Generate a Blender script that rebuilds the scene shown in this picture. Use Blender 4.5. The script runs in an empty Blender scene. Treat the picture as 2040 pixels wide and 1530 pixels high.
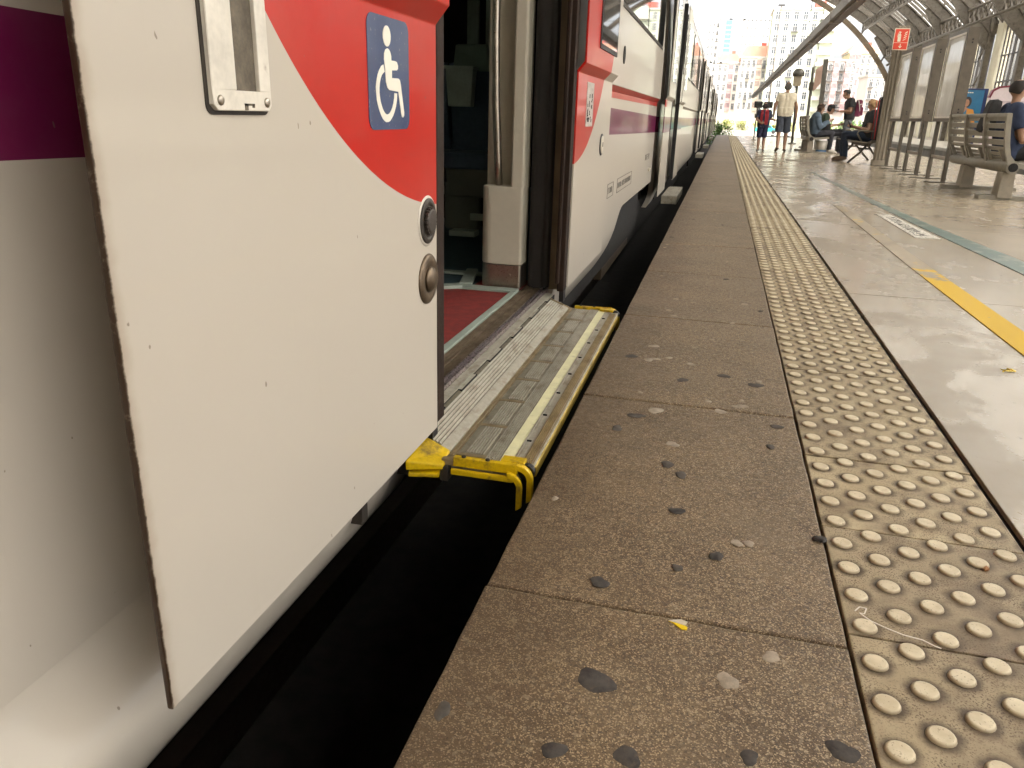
import bpy, bmesh, math, random
from mathutils import Vector, Matrix
random.seed(7)
S = bpy.context.scene
COL = S.collection

# ------------------------------------------------------------------ camera, world, sun, exposure
cam_d = bpy.data.cameras.new("camera"); cam = bpy.data.objects.new("camera", cam_d); COL.objects.link(cam)
cam_d.sensor_width = 36.0; cam_d.lens = 1533.0/2040.0*36.0; cam_d.clip_start = 0.02; cam_d.clip_end = 3000
_f = 1533.0
Yc = Vector((423.0, -527.0, _f)).normalized()
Dc = Vector((-130.0, (130.0*423.0-_f*_f)/(-527.0), _f)).normalized()
Xc = Dc.cross(Yc); Zc = -Dc
CAM_H = 0.80
cam.matrix_world = Matrix(((Xc.x, -Xc.y, -Xc.z, 0), (Yc.x, -Yc.y, -Yc.z, 0), (Zc.x, -Zc.y, -Zc.z, CAM_H), (0, 0, 0, 1)))
S.camera = cam

SUN_EL, SUN_AZ = math.radians(55), math.radians(160)      # azimuth from +Y towards +X
w = bpy.data.worlds.new("World"); S.world = w; w.use_nodes = True
wn = w.node_tree; bg = wn.nodes["Background"]
sky = wn.nodes.new("ShaderNodeTexSky"); sky.sky_type = 'NISHITA'; sky.sun_disc = False
sky.sun_elevation = SUN_EL; sky.sun_rotation = SUN_AZ; sky.dust_density = 6.0; sky.air_density = 1.0; sky.ozone_density = 1.0
hs = wn.nodes.new("ShaderNodeHueSaturation"); hs.inputs["Saturation"].default_value = 0.12
wn.links.new(sky.outputs[0], hs.inputs["Color"]); wn.links.new(hs.outputs[0], bg.inputs[0])
bg.inputs[1].default_value = 0.15
sun_d = bpy.data.lights.new("sun", 'SUN'); sun_d.energy = 1.3; sun_d.angle = math.radians(30); sun_d.color = (1, .95, .87)
sun = bpy.data.objects.new("sun", sun_d); COL.objects.link(sun)
sd = Vector((math.sin(SUN_AZ)*math.cos(SUN_EL), math.cos(SUN_AZ)*math.cos(SUN_EL), math.sin(SUN_EL)))
sun.rotation_euler = (-sd).to_track_quat('-Z', 'Y').to_euler()
S.view_settings.view_transform = 'Standard'; S.view_settings.look = 'None'
S.view_settings.exposure = 2.2; S.view_settings.gamma = 1.0
S.render.engine = 'CYCLES'
S.cycles.use_denoising = True; S.cycles.max_bounces = 10; S.cycles.diffuse_bounces = 5; S.cycles.glossy_bounces = 4
S.cycles.transparent_max_bounces = 12; S.cycles.sample_clamp_indirect = 6.0

# ------------------------------------------------------------------ helpers
def inv(loc): return Matrix.Translation(-Vector(loc))
class MB:
    def __init__(s): s.v = []; s.f = []; s.m = []; s.sm = []
    def add(s, vs, fs, mi=0, sm=False):
        o = len(s.v); s.v += [tuple(p) for p in vs]
        for f in fs: s.f.append([i+o for i in f]); s.m.append(mi); s.sm.append(sm)
        return s
    def box(s, x0, x1, y0, y1, z0, z1, mi=0):
        v = [(x, y, z) for z in (z0, z1) for y in (y0, y1) for x in (x0, x1)]
        return s.add(v, [(0,2,3,1),(4,5,7,6),(0,1,5,4),(2,6,7,3),(0,4,6,2),(1,3,7,5)], mi)
    def obox(s, c, size, M=None, mi=0, taper=1.0):
        v = []
        for k in (-1, 1):
            for j in (-1, 1):
                for i in (-1, 1):
                    t = taper if k > 0 else 1
                    p = Vector((i*size[0]/2*t, j*size[1]/2*t, k*size[2]/2))
                    if M: p = M @ p
                    v.append(Vector(c)+p)
        return s.add(v, [(0,2,3,1),(4,5,7,6),(0,1,5,4),(2,6,7,3),(0,4,6,2),(1,3,7,5)], mi)
    def bar(s, a, b, wx, wy=None, mi=0, up=(0,0,1)):
        a = Vector(a); b = Vector(b); d = b-a; L = d.length; d.normalize(); wy = wy or wx
        u = Vector(up)
        if abs(d.dot(u)) > .98: u = Vector((0,1,0))
        x = d.cross(u).normalized(); y = x.cross(d)
        v = []
        for q in (a, b):
            for j in (-1, 1):
                for i in (-1, 1): v.append(q+x*i*wx/2+y*j*wy/2)
        return s.add(v, [(0,2,3,1),(4,5,7,6),(0,1,5,4),(2,6,7,3),(0,4,6,2),(1,3,7,5)], mi)
    def tube(s, pts, r, n=8, mi=0, caps=True, sm=True):
        pts = [Vector(p) for p in pts]; R = r if isinstance(r, (list, tuple)) else [r]*len(pts)
        o = len(s.v); prev = None
        for i, p in enumerate(pts):
            d = (pts[min(i+1, len(pts)-1)]-pts[max(i-1, 0)]).normalized()
            if prev is None:
                u = Vector((0,0,1)) if abs(d.z) < .9 else Vector((0,1,0))
                x = d.cross(u).normalized()
            else: x = (prev-d*prev.dot(d)).normalized()
            prev = x; y = d.cross(x)
            for k in range(n):
                a = 2*math.pi*k/n; s.v.append(tuple(p+(x*math.cos(a)+y*math.sin(a))*R[i]))
        for i in range(len(pts)-1):
            for k in range(n):
                s.f.append([o+i*n+k, o+i*n+(k+1) % n, o+(i+1)*n+(k+1) % n, o+(i+1)*n+k]); s.m.append(mi); s.sm.append(sm)
        if caps:
            s.f.append([o+k for k in range(n)][::-1]); s.m.append(mi); s.sm.append(False)
            e = o+(len(pts)-1)*n; s.f.append([e+k for k in range(n)]); s.m.append(mi); s.sm.append(False)
        return s
    def lathe(s, prof, M, n=24, mi=0, sm=True):
        """prof: [(r, h)] about local +Z, M places it"""
        o = len(s.v)
        for r, h in prof:
            for k in range(n):
                a = 2*math.pi*k/n; s.v.append(tuple(M @ Vector((r*math.cos(a), r*math.sin(a), h))))
        for i in range(len(prof)-1):
            for k in range(n):
                s.f.append([o+i*n+k, o+i*n+(k+1) % n, o+(i+1)*n+(k+1) % n, o+(i+1)*n+k]); s.m.append(mi); s.sm.append(sm)
        e = o+(len(prof)-1)*n; s.f.append([e+k for k in range(n)]); s.m.append(mi); s.sm.append(False)
        s.f.append([o+k for k in range(n)][::-1]); s.m.append(mi); s.sm.append(False)
        return s
    def prism(s, poly, axis, a, b, mi=0):
        """poly: 2D points; axis x: (y,z); y: (x,z); z: (x,y)"""
        def P(p, t):
            return {'x': (t, p[0], p[1]), 'y': (p[0], t, p[1]), 'z': (p[0], p[1], t)}[axis]
        n = len(poly); v = [P(p, a) for p in poly]+[P(p, b) for p in poly]
        return s.add(v, [list(range(n))[::-1], list(range(n, 2*n))]+[(i, (i+1) % n, n+(i+1) % n, n+i) for i in range(n)], mi)
    def ell(s, c, r, n=12, m=8, mi=0, M=None):
        o = len(s.v); c = Vector(c)
        for i in range(1, m):
            t = math.pi*i/m
            for k in range(n):
                a = 2*math.pi*k/n
                p = Vector((r[0]*math.sin(t)*math.cos(a), r[1]*math.sin(t)*math.sin(a), r[2]*math.cos(t)))
                if M: p = M @ p
                s.v.append(tuple(c+p))
        for q in (1, -1):
            p = Vector((0, 0, q*r[2]))
            if M: p = M @ p
            s.v.append(tuple(c+p))
        t, b = len(s.v)-2, len(s.v)-1
        for k in range(n):
            s.f.append([t, o+k, o+(k+1) % n]); s.f.append([b, o+(m-2)*n+(k+1) % n, o+(m-2)*n+k]); s.m += [mi]*2; s.sm += [True]*2
        for i in range(m-2):
            for k in range(n):
                s.f.append([o+i*n+k, o+(i+1)*n+k, o+(i+1)*n+(k+1) % n, o+i*n+(k+1) % n]); s.m.append(mi); s.sm.append(True)
        return s
    def mesh(s, name, mats, bevel=0):
        me = bpy.data.meshes.new(name); me.from_pydata(s.v, [], s.f)
        for m in (mats if isinstance(mats, (list, tuple)) else [mats]): me.materials.append(m)
        me.polygons.foreach_set("material_index", s.m); me.polygons.foreach_set("use_smooth", s.sm)
        bm = bmesh.new(); bm.from_mesh(me); bmesh.ops.recalc_face_normals(bm, faces=bm.faces)
        if bevel:
            bmesh.ops.remove_doubles(bm, verts=bm.verts, dist=1e-5)
            es = [e for e in bm.edges if len(e.link_faces) == 2 and e.calc_face_angle(0) > .6]
            bmesh.ops.bevel(bm, geom=es, offset=bevel, segments=2, affect='EDGES', profile=.6, clamp_overlap=True)
        bm.to_mesh(me); bm.free(); me.update()
        return me
    def build(s, name, mats, parent=None, bevel=0):
        return link(name, s.mesh(name, mats, bevel), parent)
def link(name, me, parent=None, loc=None):
    o = bpy.data.objects.new(name, me); COL.objects.link(o)
    if loc is not None: o.location = loc
    if parent is not None:
        o.parent = parent
        if parent.type == 'EMPTY' and loc is None: o.matrix_parent_inverse = inv(parent.location)
    return o
def tag(o, label=None, cat=None, group=None, kind=None):
    if label: o['label'] = label
    if cat: o['category'] = cat
    if group: o['group'] = group
    if kind: o['kind'] = kind
    return o
def thing(name, label, cat, loc=(0, 0, 0), group=None):
    o = bpy.data.objects.new(name, None); COL.objects.link(o); o.location = loc; o.empty_display_size = .2
    return tag(o, label, cat, group)
def struct(name, loc=(0, 0, 0)):
    o = bpy.data.objects.new(name, None); COL.objects.link(o); o.location = loc
    return tag(o, kind='structure')
def copy_tree(o, parent=None):
    c = o.copy(); COL.objects.link(c)
    if parent is not None: c.parent = parent
    for ch in list(o.children): copy_tree(ch, c)
    return c

# ------------------------------------------------------------------ materials
class N:
    """tiny node-graph builder"""
    def __init__(s, name):
        s.m = bpy.data.materials.new(name); s.m.use_nodes = True; s.t = s.m.node_tree
        s.b = s.t.nodes["Principled BSDF"]; s.out = s.t.nodes["Material Output"]
        s._pos = None
    def n(s, typ, **kw):
        q = s.t.nodes.new("ShaderNode"+typ)
        for k, v in kw.items(): setattr(q, k, v)
        return q
    def L(s, a, b): s.t.links.new(a, b)
    def set(s, sock, v):
        if hasattr(v, "links") or isinstance(v, bpy.types.NodeSocket): s.L(v, sock)
        else: sock.default_value = v
    def pos(s):
        if s._pos is None: s._pos = s.n("NewGeometry").outputs["Position"]
        return s._pos
    def xyz(s, src=None):
        q = s.n("SeparateXYZ"); s.L(src or s.pos(), q.inputs[0]); return q.outputs
    def obj(s): return s.n("TexCoord").outputs["Object"]
    def rnd(s): return s.n("ObjectInfo").outputs["Random"]
    def math(s, op, a, b=None, c=None, clamp=False):
        q = s.n("Math", operation=op); q.use_clamp = clamp
        for i, v in enumerate((a, b, c)):
            if v is not None: s.set(q.inputs[i], v)
        return q.outputs[0]
    def scale(s, v):
        q = s.n("VectorMath", operation='MULTIPLY'); s.L(s.pos(), q.inputs[0]); q.inputs[1].default_value = v; return q.outputs[0]
    def noise(s, sc, det=4, rough=.55, vec=None, dist=0):
        q = s.n("TexNoise"); q.inputs["Scale"].default_value = sc; q.inputs["Detail"].default_value = det
        q.inputs["Roughness"].default_value = rough; q.inputs["Distortion"].default_value = dist
        s.L(vec or s.pos(), q.inputs["Vector"]); return q.outputs["Fac"]
    def voro(s, sc, vec=None, out="Color", feat='F1'):
        q = s.n("TexVoronoi", feature=feat); q.inputs["Scale"].default_value = sc; s.L(vec or s.pos(), q.inputs["Vector"]); return q.outputs[out]
    def ramp(s, fac, lo, hi, a=0.0, b=1.0, smooth=True):
        q = s.n("MapRange"); q.interpolation_type = 'SMOOTHSTEP' if smooth else 'LINEAR'
        s.set(q.inputs[0], fac)
        for i, v in ((1, lo), (2, hi), (3, a), (4, b)): s.set(q.inputs[i], v)
        return q.outputs[0]
    def mix(s, f, a, b, blend='MIX'):
        q = s.n("Mix", data_type='RGBA', blend_type=blend)
        s.set(q.inputs[0], f)
        for i, v in ((6, a), (7, b)):
            if isinstance(v, (tuple, list)): v = tuple(v)+((1,) if len(v) == 3 else ())
            s.set(q.inputs[i], v)
        return q.outputs[2]
    def bump(s, h, st=.3, d=.002):
        q = s.n("Bump"); q.inputs["Strength"].default_value = st; q.inputs["Distance"].default_value = d
        s.L(h, q.inputs["Height"]); s.L(q.outputs[0], s.b.inputs["Normal"])
    def fin(s, col=None, rough=None, metal=None, spec=None, coat=None):
        for k, v in (("Base Color", col), ("Roughness", rough), ("Metallic", metal), ("Specular IOR Level", spec), ("Coat Weight", coat)):
            if v is None: continue
            if isinstance(v, tuple) and len(v) == 3: v = v+(1,)
            s.set(s.b.inputs[k], v)
        return s.m
def M(name, c, rough=.6, metal=0, var=.18, sc=6, dirt=None, dirt_amt=.5, bump=0, spec=.5, coat=0, bsc=60):
    """colour with large and small mottling, optional dirt colour"""
    g = N(name); a = g.noise(sc, 5); b = g.noise(sc*9, 3)
    k = g.ramp(g.math('ADD', g.math('MULTIPLY', a, .7), g.math('MULTIPLY', b, .3)), .3, .7, 1-var, 1+var*.6)
    col = g.mix(1.0, c, g.comb(k), 'MULTIPLY') if False else None
    q = g.n("Mix", data_type='RGBA', blend_type='MULTIPLY'); q.inputs[0].default_value = 1
    q.inputs[6].default_value = tuple(c)+(1,)
    cc = g.n("CombineColor"); [g.L(k, cc.inputs[i]) for i in range(3)]; g.L(cc.outputs[0], q.inputs[7]); col = q.outputs[2]
    if dirt is not None:
        dm = g.ramp(g.noise(sc*1.7, 7, .65), .62-.25*dirt_amt, .8-.2*dirt_amt, 0, .8)
        col = g.mix(dm, col, dirt)
    g.fin(col, g.ramp(b, .2, .8, max(.02, rough-.08), min(1, rough+.1)), metal, spec, coat)
    if bump: g.bump(g.noise(bsc, 4), bump, .002)
    return g.m
# --- paint of the train
WHITE = (.465, .415, .35); RED = (.44, .007, .002); PURPLE = (.13, .001, .048)
def paint_common(g, col, edge=None):
    n = g.noise(2.3, 6, .6); col = g.mix(g.ramp(n, .40, .80, 0, .10), col, (.42, .36, .29))
    sp = g.noise(38, 2, .5, g.scale((1, 1.4, .8))); col = g.mix(g.ramp(sp, .768, .78, 0, .7), col, (.16, .12, .09))
    st = g.noise(9, 3, .5, g.scale((1, 6, .35))); col = g.mix(g.ramp(st, .62, .85, 0, .09), col, (.35, .27, .19))
    if edge is not None: col = g.mix(edge, col, (.045, .025, .014))
    g.fin(col, .32, 0, .15, .3); g.b.inputs["Coat Roughness"].default_value = .075
    bn = g.math('ADD', g.noise(1.1, 1), g.math('MULTIPLY', g.noise(170, 2), .02)); g.bump(bn, .10, .006)
    return g.m
def door_paint():
    g = N("door_paint"); x, y, z = g.xyz()
    def disc(cy):
        dy = g.math('SUBTRACT', y, cy); dz = g.math('SUBTRACT', z, 1.646)
        return g.math('LESS_THAN', g.math('SQRT', g.math('ADD', g.math('MULTIPLY', dy, dy), g.math('MULTIPLY', dz, dz))), 1.046)
    near = g.math('MULTIPLY', disc(1.75), g.math('LESS_THAN', y, 2.2))
    far = g.math('MULTIPLY', disc(3.30), g.math('MULTIPLY', g.math('GREATER_THAN', y, 2.2), g.math('LESS_THAN', y, 5.5)))
    col = g.mix(g.math('ADD', near, far), WHITE, RED)
    e = g.math('ADD', y, g.math('MULTIPLY', g.noise(60, 4, .7), -.007))      # chipped, rusty leading edge
    col = g.mix(g.ramp(g.math('ADD', y, g.math('MULTIPLY', g.noise(25, 4), -.02)), .645, .672, .45, 0), col, (.22, .14, .07))
    edge = g.ramp(e, .6580, .6612, 1, 0)
    return paint_common(g, col, edge)
def body_paint(name="body_paint", y_end=8.4):
    g = N(name); x, y, z = g.xyz()
    zz = g.math('ADD', z, g.math('MULTIPLY', g.math('MINIMUM', g.math('SUBTRACT', y, .6), 8.0), .0105))
    def band(a, b, v): return g.math('MULTIPLY', g.math('GREATER_THAN', v, a), g.math('LESS_THAN', v, b))
    col = g.mix(band(.737, .893, zz), WHITE, PURPLE)
    red = g.math('MULTIPLY', band(.905, .972, z), band(3.0, 8.6, y)); col = g.mix(red, col, RED)
    return paint_common(g, col)
m_door = door_paint(); m_body = body_paint()
m_white = M("white_plate", (.62, .57, .49), .35, dirt=(.2, .14, .09), dirt_amt=.15, sc=12)
m_rubber = M("black_rubber", (.018, .015, .014), .55, sc=10, var=.4)
m_brown_rubber = M("weathered_rubber", (.022, .011, .006), .75, spec=.25, sc=10, var=.4)
m_slot = M("dull_brown_slot", (.13, .105, .075), .8, sc=25, var=.5)  # handle slot floor coloured darker than its plate
m_dark = M("dark_grime", (.012, .010, .009), .9)
m_darkmetal = M("grimy_iron", (.045, .036, .028), .6, .3, sc=14, var=.5, bump=.3)
m_knob = M("worn_brass", (.17, .125, .085), .38, .85, sc=40, var=.4, bump=.2, bsc=200)
m_knob2 = M("black_knob", (.045, .034, .027), .5, .1, sc=30, var=.4)
m_steel = M("brushed_steel", (.42, .37, .31), .33, 1, sc=20, var=.2)
m_navy = None
def glass_mat(name, col, tint=.03):
    g = N(name); g.fin(col, .03, 0, .8, 0); return g.m
m_glass = glass_mat("dark_glass", (.012, .014, .016))
def alu(name, c, rib=None, dirt=(.16, .10, .045), amt=.45):
    g = N(name); n = g.noise(9, 7, .65, g.scale((3, 1, 3))); n2 = g.noise(70, 3)
    col = g.mix(g.ramp(n2, .35, .7, 0, .5), c, tuple(v*.72 for v in c)); col = g.mix(g.ramp(n, .5-.1*amt, .78, 0, .75), col, dirt)
    g.fin(col, g.ramp(n, .3, .7, .32, .6), .35, .5); g.bump(n2, .15, .001); return g.m
m_alu = alu("ribbed_aluminium", (.45, .42, .34), amt=.3); m_groove2 = alu('panel_groove', (.27, .24, .18), dirt=(.06, .045, .03)); m_groove = alu('grimed_groove', (.15, .13, .09), dirt=(.04, .03, .02)); m_alu_brown = alu("brown_aluminium", (.16, .115, .072), dirt=(.07, .045, .03))
m_alu_clean = alu("pale_aluminium", (.42, .385, .31), amt=.15)
m_orange_grime = alu("orange_grimed_metal", (.30, .225, .125), dirt=(.15, .11, .06), amt=.5)
m_yellow_edge = alu("worn_yellow_metal", (.40, .27, .03), dirt=(.07, .05, .025), amt=1.5)
m_yellow = M("yellow_plastic", (.60, .39, .0), .42, sc=12, var=.3, dirt=(.10, .06, .02), dirt_amt=.55)
m_lum = M("cream_strip", (.72, .68, .42), .45, sc=20, var=.12, dirt=(.35, .30, .2), dirt_amt=.2)
m_mat_red = M("red_floor_mat", (.19, .016, .012), .75, sc=30, var=.3, bump=.3, bsc=400)
m_floor_blue = M("blue_train_floor", (.030, .060, .075), .5, sc=20, var=.4, dirt=(.06, .07, .08), dirt_amt=.1)
m_teal = M("pale_green_strip", (.30, .34, .29), .45, sc=20, var=.15)
m_cream = M("cream_lining", (.50, .45, .36), .4, sc=4, var=.08)
m_tan = M("tan_body_inside", (.19, .135, .078), .6, sc=9, var=.2)
m_dtan = M("dirty_tan_box", (.075, .052, .03), .7, sc=6, var=.3, dirt=(.03, .02, .012)); m_grey_seat = M("grey_seat_plastic", (.15, .15, .12), .6); m_seat_blue = M("blue_seat_fabric", (.10, .13, .18), .9, sc=40, bump=.4, bsc=300)
m_seat_green = M("grey_green_plastic", (.22, .28, .22), .5); m_ceiling = M("train_ceiling", (.55, .60, .54), .6)
# --- platform
def slab_mat():
    g = N("terrazzo_slab"); rn = g.rnd()
    base = g.mix(g.ramp(g.noise(4.2, 6, .65), .3, .72), (.106, .068, .035), (.184, .124, .066))
    c1 = g.voro(520); sep = g.n("SeparateColor"); g.L(c1, sep.inputs[0])
    base = g.mix(g.ramp(sep.outputs[0], .70, .88, 0, .75), base, (.55, .42, .26))
    base = g.mix(g.ramp(sep.outputs[1], .86, .93, 0, .8), base, (.03, .022, .016))
    c2 = g.voro(190); sp2 = g.n("SeparateColor"); g.L(c2, sp2.inputs[0])
    base = g.mix(g.ramp(sp2.outputs[0], .93, .97, 0, .5), base, (.40, .32, .22))
    base = g.mix(g.ramp(sp2.outputs[2], .88, .95, 0, .5), base, (.05, .035, .025))
    x, y, z = g.xyz()                                    # trodden dirt plus painted-in shade along the outer edge
    e = g.math('ADD', x, g.math('MULTIPLY', g.noise(7, 5, .6), .30))
    base = g.mix(g.ramp(e, -.22, .12, .6, 0), base, (.062, .036, .017))
    base = g.mix(g.ramp(g.noise(1.9, 6, .65), .48, .7, 0, .5), base, (.22, .165, .105))
    base = g.mix(g.math('MULTIPLY', rn, .18), base, (.05, .035, .022))
    g.fin(base, g.ramp(g.noise(60, 3), .3, .7, .42, .62), 0, .45); g.bump(g.voro(430, out="Distance"), .4, .0012); return g.m
m_slab = slab_mat()
def dome_dist(g):
    v = g.xyz(g.obj())
    def lat(ox, oy):
        r = []
        for c, o, p in ((v[0], ox, .124), (v[1], oy, .093)):
            t = g.math('FRACT', g.math('ADD', g.math('DIVIDE', g.math('SUBTRACT', c, o), p), .5))
            r.append(g.math('MULTIPLY', g.math('SUBTRACT', t, .5), p))
        return g.math('SQRT', g.math('ADD', g.math('MULTIPLY', r[0], r[0]), g.math('MULTIPLY', r[1], r[1])))
    return g.math('MINIMUM', lat(.031, .0265), lat(.093, .073))
def tile_mat():
    g = N("tactile_tile"); rn = g.rnd()
    base = g.mix(g.ramp(g.noise(8, 6, .6), .3, .7), (.395, .31, .18), (.51, .415, .255))
    base = g.mix(g.math('MULTIPLY', rn, .6), base, (.26, .20, .125))
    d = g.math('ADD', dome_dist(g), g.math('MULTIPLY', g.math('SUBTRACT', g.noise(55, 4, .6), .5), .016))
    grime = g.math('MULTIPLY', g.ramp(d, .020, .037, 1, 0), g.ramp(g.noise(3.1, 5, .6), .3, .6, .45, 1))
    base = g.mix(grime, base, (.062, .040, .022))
    base = g.mix(g.ramp(g.noise(2.6, 7, .7), .44, .66, 0, .78), base, (.15, .105, .065))
    sp = g.noise(330, 3, .65); big = g.noise(9, 4)
    base = g.mix(g.math('MULTIPLY', g.ramp(sp, .54, .60, 0, .95), g.ramp(big, .35, .6, .25, 1)), base, (.085, .052, .028))
    g.fin(base, .62, 0, .4); g.bump(sp, .3, .0015); return g.m
m_tile = tile_mat()
def dome_mat():
    g = N("tactile_dome"); rn = g.rnd()
    base = g.mix(g.ramp(g.noise(30, 5), .3, .7), (.54, .455, .30), (.70, .61, .43))
    base = g.mix(g.ramp(g.noise(240, 3, .6), .6, .68, 0, .6), base, (.12, .08, .045))
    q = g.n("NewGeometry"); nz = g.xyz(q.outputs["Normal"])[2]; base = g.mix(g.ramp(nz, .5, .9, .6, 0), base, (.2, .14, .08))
    base = g.mix(g.math('MULTIPLY', rn, .3), base, (.36, .28, .17))
    g.fin(base, .5, 0, .45); g.bump(g.noise(200, 3), .2, .001); return g.m
m_dome = dome_mat()
def concrete_mat(name="polished_concrete", yellow=False):
    g = N(name)
    n1 = g.noise(1.3, 6, .6, g.scale((1, .55, 1))); n2 = g.noise(5.5, 7, .65)
    base = g.mix(g.ramp(n1, .3, .7), (.315, .255, .18), (.405, .34, .25))
    base = g.mix(g.ramp(n2, .3, .75, 0, .35), base, (.27, .21, .14))
    x, y, z = g.xyz()
    edge = g.ramp(x, .7, 1.9, .13, -.02)                 # the coat is worn most near the tactile strip
    worn = g.ramp(g.math('ADD', g.noise(2.2, 8, .62, g.scale((1, .7, 1)), .3), edge), .59, .66)
    base = g.mix(g.math('MULTIPLY', worn, .5), base, (.21, .165, .11))
    sp = g.ramp(g.noise(45, 4, .6), .66, .72); base = g.mix(g.math('MULTIPLY', sp, .5), base, (.10, .075, .05))
    rough = g.math('ADD', g.ramp(n2, .3, .7, .17, .25), g.math('MULTIPLY', worn, .13))
    if yellow:
        yw = g.ramp(g.math('ADD', g.noise(7, 7, .65), g.ramp(y, 4.3, 5.3, -.1, .2)), .565, .58)
        base = g.mix(yw, (.62, .385, .0), base); rough = g.math('MAXIMUM', rough, .6)
    g.fin(base, rough, 0, .3); g.bump(g.math('ADD', g.noise(5, 2), g.math('MULTIPLY', worn, -.3)), .012, .002); return g.m
m_conc = concrete_mat(); m_yline = concrete_mat("yellow_floor_paint", True)
def green_mat():
    g = N("green_floor_paint"); n = g.noise(6, 7, .65); x, y, z = g.xyz()
    wv = g.ramp(g.math('ADD', n, g.ramp(y, 6.5, 11, 0, .12)), .5, .6); c = g.mix(wv, (.015, .07, .048), (.18, .19, .15))
    g.fin(c, .3, 0, .3); return g.m
m_green = green_mat()
m_joint = M("joint_dirt", (.018, .014, .010), .95); m_pwall = M("platform_wall", (.05, .04, .03), .9, sc=2, var=.4)
m_ballast = M("ballast", (.016, .014, .012), .95, sc=14, var=.6, bump=1, bsc=18); m_rail = M("rusty_rail", (.03, .02, .015), .5, .6)
m_ground = M("pale_ground", (.33, .30, .24), .9, sc=.2); m_gum = M("trodden_gum", (.052, .044, .038), .85, sc=45, var=.6, dirt=(.09, .065, .045), dirt_amt=.35, bump=.4)
m_gum_pale = M("pale_gum", (.34, .28, .21), .8, sc=50, var=.3); m_gum_mid = M("grey_gum", (.075, .062, .05), .8, sc=50, var=.4)

def trans_mat(name, col, mixv, gl=.08, df_c=(.55, .53, .48)):
    g = N(name); tr = g.n("BsdfTransparent"); tr.inputs[0].default_value = tuple(col)+(1,)
    df = g.n("BsdfDiffuse"); df.inputs[0].default_value = tuple(df_c)+(1,)
    gs = g.n("BsdfGlossy"); gs.inputs["Roughness"].default_value = .08
    a = g.n("MixShader"); n = g.noise(.8, 5); g.set(a.inputs[0], g.ramp(n, .3, .7, max(0, mixv-.08), mixv+.08)); g.L(tr.outputs[0], a.inputs[1]); g.L(df.outputs[0], a.inputs[2])
    b = g.n("MixShader"); b.inputs[0].default_value = gl; g.L(a.outputs[0], b.inputs[1]); g.L(gs.outputs[0], b.inputs[2]); g.L(b.outputs[0], g.out.inputs["Surface"]); return g.m
m_tint = trans_mat("tinted_train_glass", (.30, .36, .33), .05, .1, (.05, .05, .05))
# ------------------------------------------------------------------ ground, track bed, platform
g0 = MB().box(-400, 400, -60, 900, -1.6, -1.35).build("ground", m_ground); tag(g0, kind='structure')
tb = MB().box(-6, -.36, -30, 110, -1.3, -1.02).build("track_bed", m_ballast); tag(tb, kind='structure')
tb = MB().box(5.45, 8.55, -30, 110, -1.3, -1.02).build("track_bed", m_ballast); tag(tb, kind='structure')
for x in (-2.9, -1.25, 6.1, 7.75):
    o = MB().box(x-.035, x+.035, -30, 110, -1.02, -.86).build("rail", m_rail); tag(o, kind='structure')
pb = MB().box(-.30, 5.40, -12, 46, -1.3, -.075).build("platform_base", m_pwall); tag(pb, kind='structure')

edging = struct("platform_edging")
MB().box(-.318, .285, -3, 45.5, -.08, -.035).build("joint_bed", m_joint, edging)
def slab_mesh(seed):
    rr = random.Random(seed); mb = MB(); L = 1.0435; Wd = .611
    def wob(a, b, n):
        return [Vector(a).lerp(Vector(b), i/n)+Vector((rr.uniform(-.0013, .0013), rr.uniform(-.0013, .0013))) for i in range(n)]
    poly = wob((0, 0), (Wd, 0), 10)+wob((Wd, 0), (Wd, L), 14)+wob((Wd, L), (0, L), 10)+wob((0, L), (0, 0), 14)
    mb.prism(poly, 'z', -.07, 0)
    me = mb.mesh("slab", m_slab); bm = bmesh.new(); bm.from_mesh(me)
    top = [f for f in bm.faces if f.normal.z > .9]; es = list({e for f in top for e in f.edges})
    bmesh.ops.bevel(bm, geom=es, offset=.005, segments=2, affect='EDGES', profile=.5); bm.to_mesh(me); bm.free(); return me
slab_ms = [slab_mesh(i) for i in range(4)]; slabs = []
for k in range(-3, 42):
    o = link("slab", slab_ms[k % 4], edging, (-.323, 1.145+1.05*k, random.uniform(-.0012, .0012))); slabs.append((1.145+1.05*k, o))
def gum_mesh(r, seed, h=.0016):
    rr = random.Random(seed); n = 20; sx, sy = rr.uniform(.65, 1.2), rr.uniform(.75, 1.15); ph = [rr.uniform(0, 6.3) for _ in range(4)]
    out = []
    for k in range(n):
        a = 2*math.pi*k/n; q = r*(1+.14*math.sin(2*a+ph[0])+.09*math.sin(3*a+ph[1])+.06*math.sin(5*a+ph[2])); out.append((sx*q*math.cos(a), sy*q*math.sin(a)*rr.uniform(.93, 1.04)))
    mb = MB(); v = [(x, y, .0003) for x, y in out]+[(x*.8, y*.8, h) for x, y in out]+[(0, 0, h*1.1)]
    mb.add(v, [(k, (k+1) % n, n+(k+1) % n, n+k) for k in range(n)]+[(n+k, n+(k+1) % n, 2*n) for k in range(n)], 0, True); return mb
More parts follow.
